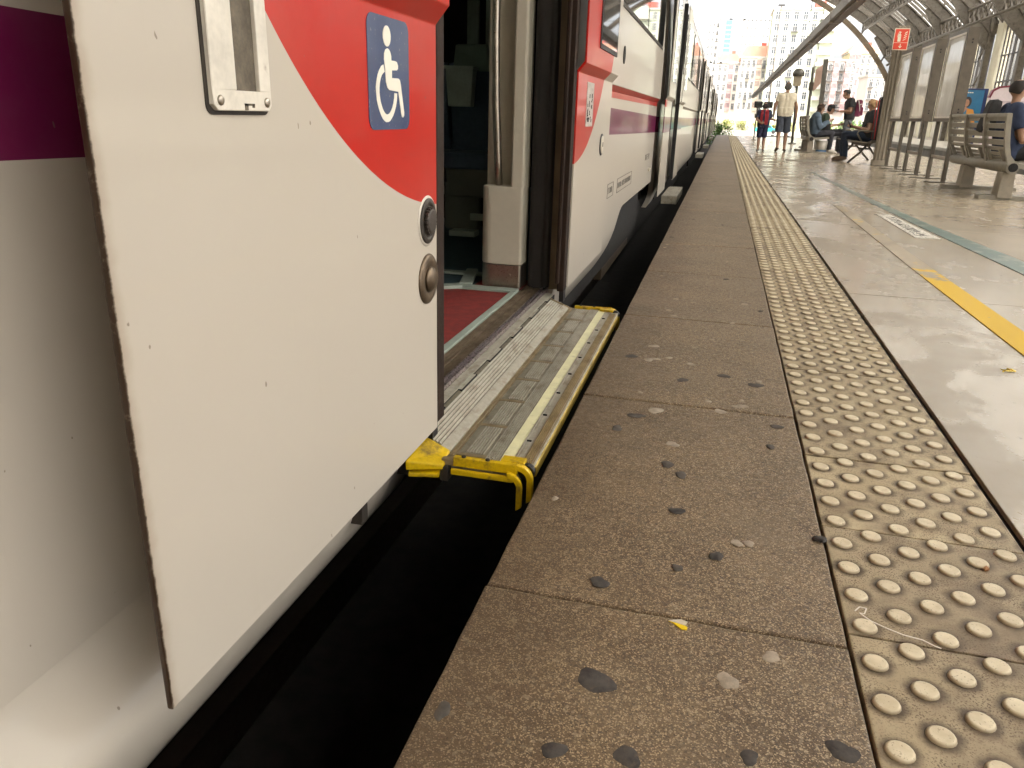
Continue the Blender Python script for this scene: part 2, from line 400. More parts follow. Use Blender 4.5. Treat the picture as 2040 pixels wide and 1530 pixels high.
GUMS = [(-.094, .948, .025, 0), (-.294, .826, .016, 2), (-.128, .8, .014, 0), (-.032, .816, .021, 0), (.248, .907, .026, 0), (.125, .861, .013, 0), (-.127, 1.207, .016, 0), (.007, 1.298, .014, 2),
        (.078, 1.362, .016, 0), (-.006, 1.524, .018, 0), (.098, 1.005, .018, 1), (.165, 1.082, .015, 1), (-.042, 1.758, .018, 2), (-.007, 1.709, .018, 2), (.21, 1.952, .016, 2), (.235, 2.103, .018, 2),
        (-.038, 1.887, .019, 1), (-.038, 2.426, .02, 2), (.082, 2.172, .02, 1), (.117, 1.425, .012, 1), (.14, 1.43, .011, 1), (-.19, 1.95, .02, 2), (-.15, 2.06, .022, 2), (-.1, 2.12, .02, 1), (.19, 2.45, .022, 2), (-.27, 1.5, .009, 1)]
rg = random.Random(3)
for _ in range(70):
    GUMS.append((rg.uniform(-.29, .27), 2.2+rg.random()**1.6*12, rg.uniform(.010, .022), rg.choice((1, 1, 1, 1, 2))))
for i, (x, y, r, k) in enumerate(GUMS):
    par = [o for y0, o in slabs if y0 <= y][-1]; q = gum_mesh(r, i); q.v = [(a+x-par.location.x, b+y-par.location.y, c-par.location.z) for a, b, c in q.v]
    q.build("gum_spot", (m_gum, m_gum_pale, m_gum_mid)[k], None).parent = par

tact = struct("tactile_paving")
MB().box(.288, .684, -2, 45.5, -.08, -.02).build("joint_bed", m_joint, tact)
TP = .3745
def tile_mesh():
    me = MB().box(.0015, .3845, .0025, TP-.0025, -.05, 0).mesh("tile", m_tile, .003); return me
tm = tile_mesh()
def dome_prof(): return [(.0205, -.001), (.0198, .0018), (.0180, .0041), (.0156, .0052), (.0, .0056)]
def dome_at(mb, x, y, n=16):
    pr = dome_prof()[:-1]; mb.lathe(pr, Matrix.Translation((x, y, 0)), n); return mb
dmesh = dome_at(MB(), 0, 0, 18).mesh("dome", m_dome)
DX = [(.031+.062*i, (.0265 if i % 2 == 0 else .073)+.093*j) for i in range(6) for j in range(4)]
t0 = 1.181-TP*2; far = MB(); nd = 0
for k in range(-1, 119):
    y = t0+TP*k
    if y > 45: break
    t = link("tile", tm, tact, (.2915, y, random.uniform(-.0012, .0012)))
    if 0 <= k < 12:
        for x, yy in DX:
            link("dome", dmesh, t, (x, yy, 0)); nd += 1
    else:
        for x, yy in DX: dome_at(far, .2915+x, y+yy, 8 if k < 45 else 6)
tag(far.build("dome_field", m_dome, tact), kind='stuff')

floor = struct("concrete_floor")
MB().box(.686, 5.40, -3, 46, -.075, -.012).build("joint_bed", m_joint, floor)
BY = 2.92
for k in range(-2, 15):
    y0 = 4.08-BY*1+BY*(k-0)
    MB().box(.693, 5.38, y0+.003, y0+BY-.003, -.06, 0).build("floor_bay", m_conc, floor, .002)
# painted lines
yl = [(1.172, 1.0), (1.31, 1.0), (1.305, 3.0), (1.285, 5.0), (1.27, 8.6), (1.18, 8.6), (1.165, 5.0), (1.175, 3.0)]
MB().prism(yl, 'z', .0005, .004).build("yellow_line", m_yline, floor)
gl = [(1.80, 3.5), (1.97, 3.5), (1.93, 5.6), (1.80, 7.2), (1.70, 9.6), (1.56, 14.3), (1.50, 14.3), (1.60, 9.6), (1.67, 7.2), (1.765, 5.2)]
MB().prism(gl, 'z', .0005, .004).build("green_line", m_green, floor)
m_tplate = M("white_floor_panel", (.62, .57, .48), .28, sc=5, var=.15, dirt=(.36, .3, .22), dirt_amt=.3)
m_ink = M("worn_black_print", (.07, .06, .05), .5, sc=40, var=.3, dirt=(.5, .45, .38), dirt_amt=.4)
tp = [(1.485, 6.40), (1.665, 6.40), (1.60, 7.99), (1.475, 7.93)]
pn = MB().prism(tp, 'z', .0005, .0045).build("floor_notice", m_tplate, floor)
ink = MB(); rr = random.Random(11); y = 6.52
while y < 7.75:                                           # worn, unreadable lettering across the notice
    for c in (1.535, 1.578):
        if rr.random() < .88:
            h = rr.uniform(.03, .05); x = c+rr.uniform(-.003, .003)
            ink.box(x-.017, x-.012, y, y+h, .0046, .0062); 
            if rr.random() < .6: ink.box(x-.017, x+.017, y, y+.008, .0046, .0060)
            if rr.random() < .6: ink.box(x+.012, x+.017, y, y+h, .0046, .0062)
            if rr.random() < .5: ink.box(x-.017, x+.017, y+h-.008, y+h, .0046, .0060)
    y += rr.uniform(.055, .085)
ink.build("lettering", m_ink, pn)
m_cover = M("grey_cover_plate", (.24, .20, .15), .5)
MB().box(1.40, 2.15, 18.0, 18.9, -.01, .003).build("cover_plate", m_cover, floor, .001)
# ------------------------------------------------------------------ litter
m_petal = M("yellow_petal", (.80, .55, .0), .45, sc=60); m_petal_w = M("white_petal_side", (.75, .68, .58), .45); m_leaf_b = M("brown_leaf", (.30, .13, .04), .7, sc=60)
def petal(name, label, cat, x, y, L, Wd, ang, mats, curl):
    mb = MB(); n = 7
    prof = [.05, .30, .38, .60, .95, 1.0, .55]
    ca, sa = math.cos(ang), math.sin(ang); rows = []
    for i in range(n):
        t = i/(n-1)*L; hw = prof[i]*Wd/2
        for j, s in enumerate((-1, 0, 1)):
            z = .0012+curl*(s*s*.6 if s > 0 else .1)*prof[i]+.003*math.sin(i*1.2)**2
            px, py = t, s*hw; rows.append((x+px*ca-py*sa, y+px*sa+py*ca, z))
    f = []; 
    for i in range(n-1):
        for j in range(2): f.append(((i*3+j, i*3+j+1, i*3+j+4, i*3+j+3), j))
    for q, j in f: mb.add([rows[k] for k in q], [(0, 1, 2, 3)], j if len(mats) > 1 else 0, True)
    me = mb.mesh(name, mats); bm = bmesh.new(); bm.from_mesh(me); bmesh.ops.remove_doubles(bm, verts=bm.verts, dist=1e-6); bmesh.ops.solidify(bm, geom=bm.faces[:], thickness=.0006); bm.to_mesh(me); bm.free()
    return tag(link(name, me), label, cat)
pt_ = thing("petal", "yellow petal with a white turned-up edge lying on the brown slab", "petal", (.015, 1.12, 0))
MB().prism([(.001, 1.1265), (.010, 1.1225), (.016, 1.1165), (.024, 1.1095), (.033, 1.1105), (.0335, 1.118), (.028, 1.121), (.016, 1.124)], 'z', .0006, .0022).build("yellow_side", m_petal, pt_, .0006)
MB().add([(.001, 1.1265, .0022), (.016, 1.1238, .0024), (.030, 1.1205, .0024), (.033, 1.1245, .0075), (.022, 1.1275, .0085), (.010, 1.1275, .005)], [(0,1,4,5),(1,2,3,4)]).build("white_fold", m_petal_w, pt_)
petal("leaf", "small yellow leaf lying on the concrete beside the yellow line", "leaf", 1.03, 2.89, .05, .03, .5, [m_petal], .008)
petal("leaf", "tiny orange brown leaf scrap on the dotted paving", "leaf", .565, 1.475, .022, .014, -.7, [m_leaf_b], .005)
MBs = gum_mesh(.012, 77, .006); MBs.v = [(a+.281, b+1.487, c+.0005) for a, b, c in MBs.v]
sc_ = MB(); SP_ = [(0.3131, 1.2503), (0.3227, 1.2652), (0.334, 1.2641), (0.3279, 1.2459), (0.3199, 1.2464), (0.3355, 1.2278), (0.3569, 1.2145), (0.3819, 1.2027), (0.4099, 1.1976), (0.4255, 1.1865), (0.4343, 1.1826)]
for a, b in zip(SP_, SP_[1:]): sc_.bar((a[0], a[1], .0009), (b[0], b[1], .0009), .0022, .0008)
sc_.build("scratch_mark", m_petal_w, tact)
tag(MBs.build("pebble", m_gum), "dark lump lodged in the joint between brown slab and dotted tile", "pebble")

# ------------------------------------------------------------------ the train
def prof_x(z):
    if z < .08: return -.671-.075*((.08-z)/.24)**2          # tumblehome of the skirt
    P = [(.08, -.671), (.94, -.67), (.975, -.642), (1.40, -.645), (2.20, -.675), (2.55, -.76), (2.85, -1.05), (2.98, -1.5), (3.02, -2.1)]
    for (a, xa), (b, xb) in zip(P, P[1:]):
        if z <= b: return xa+(xb-xa)*max(0, (z-a))/(b-a)
    return -2.1
ZS = [-.16, -.14, -.12, -.09, -.06, -.03, 0, .02, .04, .06, .08, .10, .12, .25, .5, .75, .94, .975, 1.2, 1.4, 1.8, 2.2, 2.55, 2.85, 2.98, 3.02]
def side(mb, y0, y1, zb=lambda y: -.16, thick=.05, ny=None, mi=0, dx=0):
    ny = ny or max(2, int((y1-y0)/.35)); ys = [y0+(y1-y0)*i/ny for i in range(ny+1)]
    o = len(mb.v); nz = len(ZS); 
    for y in ys:
        b = zb(y)
        for z in ZS:
            zz = max(z, b); mb.v.append((prof_x(zz)+dx*(lambda t: t*t*(3-2*t))(min(1, max(0, (zz-.0)/.12))), y, zz))
    o2 = len(mb.v)
    for y in ys:
        b = zb(y)
        for z in ZS:
            zz = max(z, b); mb.v.append((prof_x(zz)+dx-thick, y, zz-(.03 if z > 2.3 else 0)))
    def F(q, sm=False): mb.f.append(q); mb.m.append(mi); mb.sm.append(sm)
    for i in range(ny):
        for j in range(nz-1):
            a = i*nz+j
            if zb(ys[i]) >= ZS[j+1] and zb(ys[i+1]) >= ZS[j+1]: continue
            F([o+a, o+a+1, o+a+nz+1, o+a+nz], ZS[j] < .11); F([o2+a, o2+a+nz, o2+a+nz+1, o2+a+1])
        F([o+i*nz, o+(i+1)*nz, o2+(i+1)*nz, o2+i*nz])
    for i in (0, ny):
        for j in range(nz-1):
            a = i*nz+j
            if zb(ys[i]) >= ZS[j+1]: continue
            F([o+a, o+a+1, o2+a+1, o2+a])
    return mb
def skirt_near(y):
    if y < 5.0: return -.145-.012*max(0, y-.8) if y > .8 else -.145
    t = min(1, (y-5.0)/.95); t = t*t*(3-2*t); return -.16+(.17+.16)*t
carriage = thing("railway_carriage", "white railway carriage with purple band, its wide red and white double door open", "train carriage", (-2.1, 3, -1))
s1 = MB(); side(s1, -6, 1.745, dx=-.078); side(s1, 3.395, 8.35, skirt_near, ny=60); s1.build("body_side", m_body, carriage)
MB().prism([(-.70, 2.6), (-1.05, 2.88), (-1.5, 3.0), (-2.1, 3.05), (-2.7, 3.0), (-3.3, 2.85), (-3.5, 2.5), (-3.45, 2.4), (-2.1, 2.45), (-.75, 2.45)], 'y', -6, 8.35).build("roof", m_cream, carriage)
MB().box(-3.52, -3.46, -6, 8.35, -.1, 1.05).box(-3.52, -3.46, -6, 8.35, 1.95, 2.5).build("far_wall", m_seat_green, carriage)
MB().box(-3.46, -.76, 3.62, 3.66, .05, .0501).build("floor_joint_strip", m_teal, carriage)
MB().box(-.798, -.785, 3.6, 8.3, -.30, .058).build("floor_edge", m_dark, carriage)
fl = MB().box(-3.46, -.80, -6, 8.3, -.02, .052).build("floor", m_floor_blue, carriage)
MB().box(-1.95, -.826, 1.0, 3.20, .053, .058).build("red_mat", m_mat_red, carriage)
MB().box(-1.02, -.80, 3.285, 3.50, .053, .058).build("red_mat", m_mat_red, carriage)
ts = MB().box(-1.06, -.80, 3.21, 3.275, .053, .066); ts.bar((-1.06, 3.24, .062), (-1.55, 2.9, .062), .06, .02); ts.bar((-1.05, 3.27, .063), (-1.12, 3.6, .063), .055, .02); ts.box(-1.6, -1.0, 3.52, 3.58, .053, .064); ts.box(-.825, -.797, 1.0, 3.25, .053, .064)
ts.build("mat_border", m_teal, carriage, .003)
# threshold and sill
th = MB().box(-.795, -.757, 1.72, 3.40, .0, .056).box(-.754, -.720, 1.72, 3.40, .0, .054)
for i in range(3): th.box(-.792+i*.010, -.788+i*.010, 1.72, 3.40, .056, .059)
th.build("threshold", m_alu_brown, carriage, .001)
rl = MB().box(-.718, -.711, 1.72, 3.40, 0, .059).box(-.710, -.700, 1.72, 3.40, 0, .050).box(-.699, -.692, 1.72, 3.40, 0, .058)
rl.build("door_rail", M("mauve_steel", (.30, .25, .25), .3, .8, sc=20, var=.3), carriage, .001)
# interior
pil = MB()
def rounded(x0, x1, y0, y1, r, n=6):
    p = []
    for cx, cy, a0 in ((x0+r, y0+r, math.pi), (x1-.012, y0+.012, 1.5*math.pi), (x1-.012, y1-.012, 0), (x0+r, y1-r, .5*math.pi)):
        q = r if cx == x0+r else .012
        for i in range(n+1): a = a0+i*math.pi/2/n; p.append((cx+q*math.cos(a), cy+q*math.sin(a)))
    return p
pil.prism(rounded(-.995, -.805, 3.305, 3.43, .05), 'z', .16, .50)
pil.prism(rounded(-.862, -.803, 3.307, 3.432, .012), 'z', .49, 2.4)
pil.prism([(-.995, 3.40), (-.84, 3.40), (-.84, 3.435), (-.995, 3.435)], 'z', .49, 2.4)
pl = pil.build("draught_screen", m_cream, carriage, .008)
kp = MB().prism(rounded(-.993, -.804, 3.303, 3.43, .05), 'z', .055, .158)
kp.lathe([(.008, 0), (.008, .003), (.004, .004)], Matrix.Translation((-.855, 3.303, .115)) @ Matrix.Rotation(math.pi/2, 4, 'X'), 12)
kp.build("kick_plate", m_steel, pl, .001)
MB().tube([(-.925, 3.36, .47), (-.93, 3.345, .6), (-.94, 3.33, .85), (-.945, 3.325, 1.1), (-.945, 3.325, 1.5), (-.93, 3.35, 2.2)], .0165, 14).build("handrail", m_steel, pl)
bp = MB().prism(rounded(-.79, -.700, 3.36, 3.50, .035), 'z', .05, 2.4); bp.tube([(-.708, 3.375, .06), (-.708, 3.375, 2.4)], .022, 12)
bp.build("door_post", m_rubber, carriage, .006)
MB().box(-.70, -.69, 3.5, 4.6, .05, 2.3).box(-.80, -.70, 3.52, 3.56, .05, 2.3).box(-.735, -.628, 3.384, 3.3935, .05, 2.3).box(-.668, -.660, 3.3945, 4.36, .05, .90).build("door_pocket", m_tan, carriage)
br = MB()
for z in (.18, .30, .62, .74, .80): br.box(-.70, -.655, 3.46, 3.50+.02*(z*10 % 3), z, z+.03)
br.box(-.70, -.62, 3.44, 3.47, .265, .277).box(-.69, -.66, 3.43, 3.47, .66, .72).build("latch", m_dark, carriage)
def train_seat(x, y, d, back=True):
    s = bpy.data.objects.new("seat", None); COL.objects.link(s); s.location = (x, y, .05); s.parent = carriage; s.matrix_parent_inverse = inv(carriage.location)
    def A(mb, n, m): o = mb.build(n, m, None, .012); o.parent = s; o.matrix_parent_inverse = inv((x, y, .05))
    A(MB().obox((x, y, .50), (.46, .48, .10)), "cushion", m_seat_blue)
    A(MB().obox((x, y, .36), (.42, .42, .18), None, 0, 1.08), "seat_pan", m_grey_seat)
    A(MB().obox((x, y, .17), (.30, .10, .22)), "pedestal", m_dark)
    if not back: return
    A(MB().obox((x, y+.26*d, .86), (.44, .08, .72), Matrix.Rotation(-.16*d, 3, 'X')), "backrest", m_seat_blue)
    A(MB().obox((x, y+.34*d, 1.26), (.36, .09, .22), Matrix.Rotation(-.16*d, 3, 'X'), 0, .8), "headrest", m_seat_green)
for x in (-1.50, -1.98): train_seat(x, 5.15, 1, False)
for x in (-2.25, -2.72): train_seat(x, 7.5, -1)
MB().obox((-2.17, 6.6, .99), (.20, .10, .30), None, 0, 1.2).obox((-2.17, 6.6, 1.145), (.26, .16, .025)).build("tray_table", m_ceiling, carriage, .008)
MB().box(-2.4, -1.55, 5.42, 5.9, .06, .36).build("heater_cabinet", m_dark, carriage, .01)
MB().box(-1.74, -1.50, 4.95, 5.0, .06, .36).build("pedestal_panel", m_grey_seat, carriage, .01)
MB().box(-2.05, -1.80, 5.55, 5.6, .46, .49).build("seat_edge_trim", m_teal, carriage)
MB().box(-1.45, -1.36, 4.6, 4.62, .17, .21).build("socket_plate", m_teal, carriage)
MB().box(-2.35, -2.12, 7.9, 7.95, 1.2, 2.3).box(-2.62, -2.5, 8.15, 8.2, 1.0, 2.3).build("window_pillar", m_teal, carriage)
MB().box(-3.45, -.8, 8.25, 8.3, .06, 2.45).build("end_wall", m_dark, carriage)
MB().box(-1.45, -1.30, 4.2, 4.3, .13, .16).build("pale_trim", m_teal, carriage)
for y0 in (-4, -1.5, 1.0, 3.5, 6):
    MB().box(-3.50, -3.48, y0, y0+2.2, 1.07, 1.93).build("window", m_tint, carriage)
    MB().box(-3.49, -3.44, y0+2.2, y0+2.5, 1.05, 1.95).build("window_pillar", m_ceiling, carriage)

# door leaves
LP = [(-.600, .066), (-.600, .968), (-.570, 1.004), (-.570, 2.15), (-.579, 2.15), (-.579, 1.010), (-.609, .974), (-.609, .066)]
def leaf(y0, y1, label=None):
    o = MB().prism(LP, 'y', y0, y1).build("door_leaf", m_door, carriage, .0025); 
    if label: o['label'] = label
    return o
dl = leaf(.661, 1.655, "open sliding door leaf in the foreground, red disc and wheelchair sign")
dr = leaf(3.372, 4.41, "far sliding door leaf with window and worn sign")
MB().box(-.636, -.606, 1.657, 1.723, .07, 2.15).box(-.632, -.600, 1.6575, 1.672, .13, 2.15).build("edge_seal", m_brown_rubber, dl, .004)
MB().box(-.640, -.632, 1.724, 1.730, .09, 2.15).build("seal_lip", m_brown_rubber, dl)
MB().box(-.628, -.616, 1.663, 1.70, .02, .075).build("bottom_seal", m_rubber, dl)
MB().box(-.636, -.606, 3.30, 3.368, .06, 2.15).box(-.64, -.625, 3.27, 3.30, .1, 2.15).build("edge_seal", m_brown_rubber, dr, .004)
MB().box(-.632, -.612, 3.34, 3.39, .005, .065).build("bottom_seal", m_rubber, dr)
# pull handle on the near leaf
def rrect(y0, y1, z0, z1, r, n=6):
    p = []
    for cy, cz, a0 in ((y1-r, z1-r, 0), (y0+r, z1-r, .5*math.pi), (y0+r, z0+r, math.pi), (y1-r, z0+r, 1.5*math.pi)):
        for i in range(n+1): a = a0+i*math.pi/2/n; p.append((cy+r*math.cos(a), cz+r*math.sin(a)))
    return p
h = MB()
h.box(-.600, -.5915, .857, .907, .817, .962); h.box(-.600, -.5915, .959, .985, .817, .962)
h.prism([(.857, .800), (.8655, .793), (.979, .793), (.985, .800), (.985, .817), (.857, .817)], 'x', -.600, -.5915)
hp = h.build("handle_plate", m_white, dl, .0016)
MB().prism(rrect(.851, .988, .788, .966, .012), 'x', -.602, -.5983).build("handle_gasket", m_darkmetal, dl)
MB().box(-.601, -.5972, .907, .959, .817, .962).build("handle_recess", m_slot, dl)
sc = MB()
for y, z in ((.870, .805), (.973, .804)):
    MB().lathe([(.0062, 0), (.0062, .0012), (.0045, .0028), (.0015, .0030)], Matrix.Translation((-.5915, y, z)) @ Matrix.Rotation(math.pi/2, 4, 'Y'), 14).build("screw", m_steel, dl)
MB().box(-.5915, -.5908, .921, .943, .7995, .802).box(-.5915, -.5908, .921, .928, .794, .802).box(-.5915, -.5908, .938, .943, .797, .802).build("chipped_mark", m_slot, dl)
# wheelchair sign
def sign_mat():
    g = N("navy_sign_film"); n = g.noise(6, 5); c = g.mix(g.ramp(n, .3, .7), (.030, .050, .125), (.05, .075, .16))
    c = g.mix(g.ramp(g.noise(120, 3, .6), .64, .7, 0, .5), c, (.25, .25, .28)); g.fin(c, .22, 0, .5, .3); g.bump(g.noise(60, 3), .12, .002); return g.m
m_navy = sign_mat(); m_signwhite = M("sign_white", (.74, .70, .60), .35, var=.06)
sg = MB().prism(rrect(1.311, 1.498, .765, .955, .02), 'x', -.6005, -.5988).build("wheelchair_sign", m_navy, dl)
pg = MB()
hd = [(1.3935+.0172*math.cos(a), .9233+.0172*math.sin(a)) for a in [2*math.pi*i/24 for i in range(24)]]
bd = [(1.3955,.9034),(1.4035,.9012),(1.4085,.8966),(1.4112,.8915),(1.4116,.8841),(1.4303,.8841),(1.4375,.8828),(1.4424,.8770),(1.4415,.8712),(1.4365,.8688),(1.4133,.8675),(1.4125,.8545),(1.4430,.8550),(1.4505,.8525),(1.4540,.8450),(1.4688,.7958),(1.4685,.7900),(1.4640,.7862),(1.4584,.7868),(1.4544,.7921),(1.4421,.8318),(1.3999,.8334),(1.3912,.8373),(1.3852,.8471),(1.3831,.8684),(1.3798,.8845),(1.3805,.8942),(1.3865,.9010)]
wo = [(1.3762,.8753),(1.3665,.8725),(1.3570,.865),(1.3500,.8575),(1.3440,.846),(1.3412,.8372),(1.3418,.826),(1.3440,.815),(1.3490,.8047),(1.3550,.7962),(1.3616,.7890),(1.3690,.7832),(1.3763,.7798),(1.3840,.7779),(1.3919,.7780),(1.4000,.7796),(1.4082,.7840),(1.4160,.7895),(1.4229,.7965),(1.4300,.8060),(1.4345,.8160),(1.437,.8286)]
wi = [(1.4235,.829),(1.4220,.820),(1.4180,.811),(1.4117,.8030),(1.4070,.7985),(1.4010,.7945),(1.395,.7922),(1.3882,.7912),(1.3815,.7924),(1.3752,.7955),(1.3695,.8000),(1.3645,.8060),(1.360,.8130),(1.3575,.8205),(1.3560,.8280),(1.3562,.8360),(1.3585,.8440),(1.363,.8520),(1.3685,.8578),(1.3750,.8612),(1.381,.8635)]
for poly, z in ((hd, 0), (bd, 0), (wo+wi, .0004)): pg.prism(poly, 'x', -.5989, -.5979-z)
me = pg.mesh("wheelchair_pictogram", m_signwhite); bm = bmesh.new(); bm.from_mesh(me); bmesh.ops.triangulate(bm, faces=[f for f in bm.faces if len(f.verts) > 4]); bm.to_mesh(me); bm.free()
link("wheelchair_pictogram", me, sg)
# buttons
def at_door(y, z, x=-.600): return Matrix.Translation((x, y, z)) @ Matrix.Rotation(math.pi/2, 4, 'Y')
b1 = MB().lathe([(.054, -.002), (.054, .001), (.049, .0022)], at_door(1.594, .574), 36).build("button_ring", m_white, dl)
MB().lathe([(.0485, 0), (.0485, .004), (.040, .006), (.034, .004), (.034, .003)], at_door(1.594, .574), 36).build("button_bezel", m_darkmetal, b1)
kb = MB().lathe([(.026, .003), (.026, .012), (.022, .0135)], at_door(1.594, .574), 24)
for i in range(20):
    a = 2*math.pi*i/20; kb.obox((-.5925, 1.594+.0275*math.cos(a), .574+.0275*math.sin(a)), (.008, .005, .005), Matrix.Rotation(a, 3, 'X'))
kb.build("toothed_knob", m_knob2, b1)
b2 = MB().lathe([(.056, -.001), (.0555, .003), (.050, .0065), (.040, .008), (.033, .0065), (.030, .0055)], at_door(1.594, .447), 40).build("button_ring", m_knob, dl)
MB().lathe([(.029, .005), (.0275, .010), (.020, .0155), (.009, .0185), (.002, .019)], at_door(1.594, .447), 32).build("dome_button", m_knob, b2)
# far leaf fittings
MB().box(-.5735, -.5655, 3.70, 4.27, 1.085, 1.9).build("window_gasket", m_rubber, dr); MB().box(-.5735, -.5645, 3.72, 4.25, 1.105, 1.88).build("window_pane", m_glass, dr)
wsg = M("worn_sign_film", (.45, .40, .36), .4, sc=30, dirt=(.03, .025, .02), dirt_amt=.45)
MB().box(-.6005, -.5985, 3.60, 3.79, .752, .94).build("worn_sign", wsg, dr)
wk = MB(); rr = random.Random(4)
for _ in range(26):
    y = rr.uniform(3.62, 3.75); z = rr.uniform(.76, .88); wk.box(-.5986, -.5978, y, y+rr.uniform(.004, .02), z, z+rr.uniform(.004, .02))
tag(wk.build("sign_scrap", m_dark, dr), kind="stuff")
b3 = MB().lathe([(.054, -.001), (.054, .004), (.049, .005)], at_door(4.13, .66), 30).build("button_ring", m_rubber, dr)
MB().lathe([(.044, 0), (.043, .007), (.03, .009), (.012, .009)], at_door(4.13, .66), 30).build("dome_button", m_cream, b3)
MB().box(-.5945, -.5900, 4.122, 4.138, .65, .672).build("button_slot", m_dark, b3)
# body fittings
wnd = MB().box(-.652, -.6405, 4.95, 8.05, 1.435, 2.18).build("window", m_glass, carriage)
MB().box(-.653, -.6395, 4.92, 4.95, 1.41, 2.2).box(-.653, -.6395, 4.95, 8.08, 1.41, 1.434).box(-.653, -.6395, 8.05, 8.08, 1.434, 2.2).box(-.653, -.6395, 6.5, 6.53, 1.434, 2.2).build("window_frame", m_darkmetal, wnd)
MB().lathe([(.052, -.003), (.052, .003), (.045, .004)], at_door(5.18, 1.16, -.643), 28).build("round_vent", m_dark, carriage)
def stencil(y0, y1, z0, z1, n, dz):
    s = MB(); t = .004; f = lambda y: dz*(y-y0)
    for a, b, c, d in ((y0, y1, z0, z0+t), (y0, y1, z1-t, z1), (y0, y0+t, z0, z1), (y1-t, y1, z0, z1)): s.box(-.6705, -.6690, a, b, c, d)
    rr = random.Random(int(y0*100)); wv = (y1-y0-.08)/n
    for i in range(n):
        y = y0+.04+i*wv; zc = (z0+z1)/2
        s.box(-.6705, -.6690, y, y+wv*.16, zc-.018, zc+.018)
        for k in (-.018, 0, .015):
            if rr.random() < .55: s.box(-.6705, -.6691, y, y+wv*.66, zc+k, zc+k+.005)
        if rr.random() < .6: s.box(-.6705, -.6690, y+wv*.55, y+wv*.7, zc-.018, zc+.018)
    s.build("stencil_marking", m_ink, carriage)
stencil(5.50, 6.40, .295, .392, 10, 0); stencil(5.02, 5.30, .30, .39, 3, 0); stencil(7.5, 7.9, .42, .47, 3, 0)
MB().box(-.672, -.655, 7.9, 7.96, .30, .33).build("step_lug", m_cream, carriage)
# underframe
MB().prism([(6.1, -.45), (7.9, -.42), (7.9, .06), (7.6, .12), (6.3, .12), (6.1, .02)], 'x', -.98, -.82).build("equipment_box", m_dtan, carriage, .01)
uf = MB().box(-3.2, -.95, -6, 8.2, -.35, -.02)
for y in (6.5, 7.0, 8.0): uf.box(-.84, -.80, y, y+.04, -.30, .14)
uf.build("underframe", m_dark, carriage)
for y in (5.2, 7.6): MB().lathe([(.42, 0), (.42, .11), (.36, .12), (.15, .13)], Matrix.Translation((-1.32, y, -.44)) @ Matrix.Rotation(math.pi/2, 4, 'Y'), 32).build("wheel", m_darkmetal, carriage)
sb = MB().box(-.80, -.70, 1.76, 3.42, -.10, -.045)
for y in (1.36, 1.62, 3.3): sb.box(-.75, -.668, y, y+.03, -.06, .03)
sb.bar((-.685, 1.36, -.01), (-.685, 1.80, -.01), .02, .03); sb.build("step_bracket", m_darkmetal, carriage, .002)

# gap step: inner (hinged) board, outer board with panels, strips and yellow end fittings
step = bpy.data.objects.new("gap_step", None); COL.objects.link(step); step.location = (-.5, 2.45, 0); step.parent = carriage; step.matrix_parent_inverse = inv(carriage.location)
def SP(mb, n, m, bev=0):
    o = mb.build(n, m, None, bev); o.parent = step; o.matrix_parent_inverse = inv((-.5, 2.45, 0)); return o
Y0, Y1 = 1.655, 3.235
ib = MB().box(-.691, -.661, 1.70, 3.33, .0, .044)
SP(ib, "sill_plate", m_alu_brown if False else m_alu, .001)
tt = MB(); k = 0; y = 1.70
while y < 3.25:                                           # interlocking teeth of the hinge line
    tt.box(-.661, -.660 if k % 2 else -.650, y, min(y+.145, 3.30), .0, .0425); y += .147; k += 1
SP(tt, "hinge_tooth_strip", m_alu, .0008)
gl_ = MB(); k = 0; y = 1.70
while y < 3.25:
    xe = -.660 if k % 2 else -.650
    gl_.box(xe, xe+.0028, y-.0015, y+.147, .0, .0415); gl_.box(-.660, -.6472, y-.0025, y+.0005, .0, .0428); y += .147; k += 1
SP(gl_, "hinge_gap", m_dark)
bo = MB(); zi, zo = .041, .004
def slope(x): return zi+(zo-zi)*(x+.6575)/(.091)
xs = -.6575; bo.add([(xs, Y0, -.02), (-.568, Y0, -.02), (-.568, Y1, -.02), (xs, Y1, -.02), (xs, Y0, slope(xs)), (-.568, Y0, slope(-.568)), (-.568, Y1, slope(-.568)), (xs, Y1, slope(xs))], [(0,3,2,1),(4,5,6,7),(0,1,5,4),(1,2,6,5),(2,3,7,6),(3,0,4,7)])
inner = SP(bo, "inner_board", m_groove, .0)
rb = MB()
for i in range(6):
    x = -.6455+i*.0090; w_ = .0056; h_ = .0036
    for a, b in ((Y0+.01, Y1-.01),):
        rb = MB(); rb.add([(x, a, slope(x)), (x+w_, a, slope(x+w_)), (x+w_, b, slope(x+w_)), (x, b, slope(x)), (x+.0010, a, slope(x)+h_), (x+w_-.0012, a, slope(x+w_)+h_), (x+w_-.0012, b, slope(x+w_)+h_), (x+.0010, b, slope(x)+h_)], [(4,5,6,7),(0,1,5,4),(1,2,6,5),(2,3,7,6),(3,0,4,7)])
        rb.build("rib", m_alu_clean, inner)
lp_ = MB(); lp_.add([(x, y, slope(x)+(dz if x < -.58 else dz*.8)) for dz in (-.006, .0042) for x, y in ((-.5915, Y0), (-.5670, Y0), (-.5670, Y1), (-.5915, Y1))], [(3,2,1,0),(4,5,6,7),(0,1,5,4),(1,2,6,5),(2,3,7,6),(3,0,4,7)])
lp_.build("flat_lip", m_alu_clean, inner, .001)
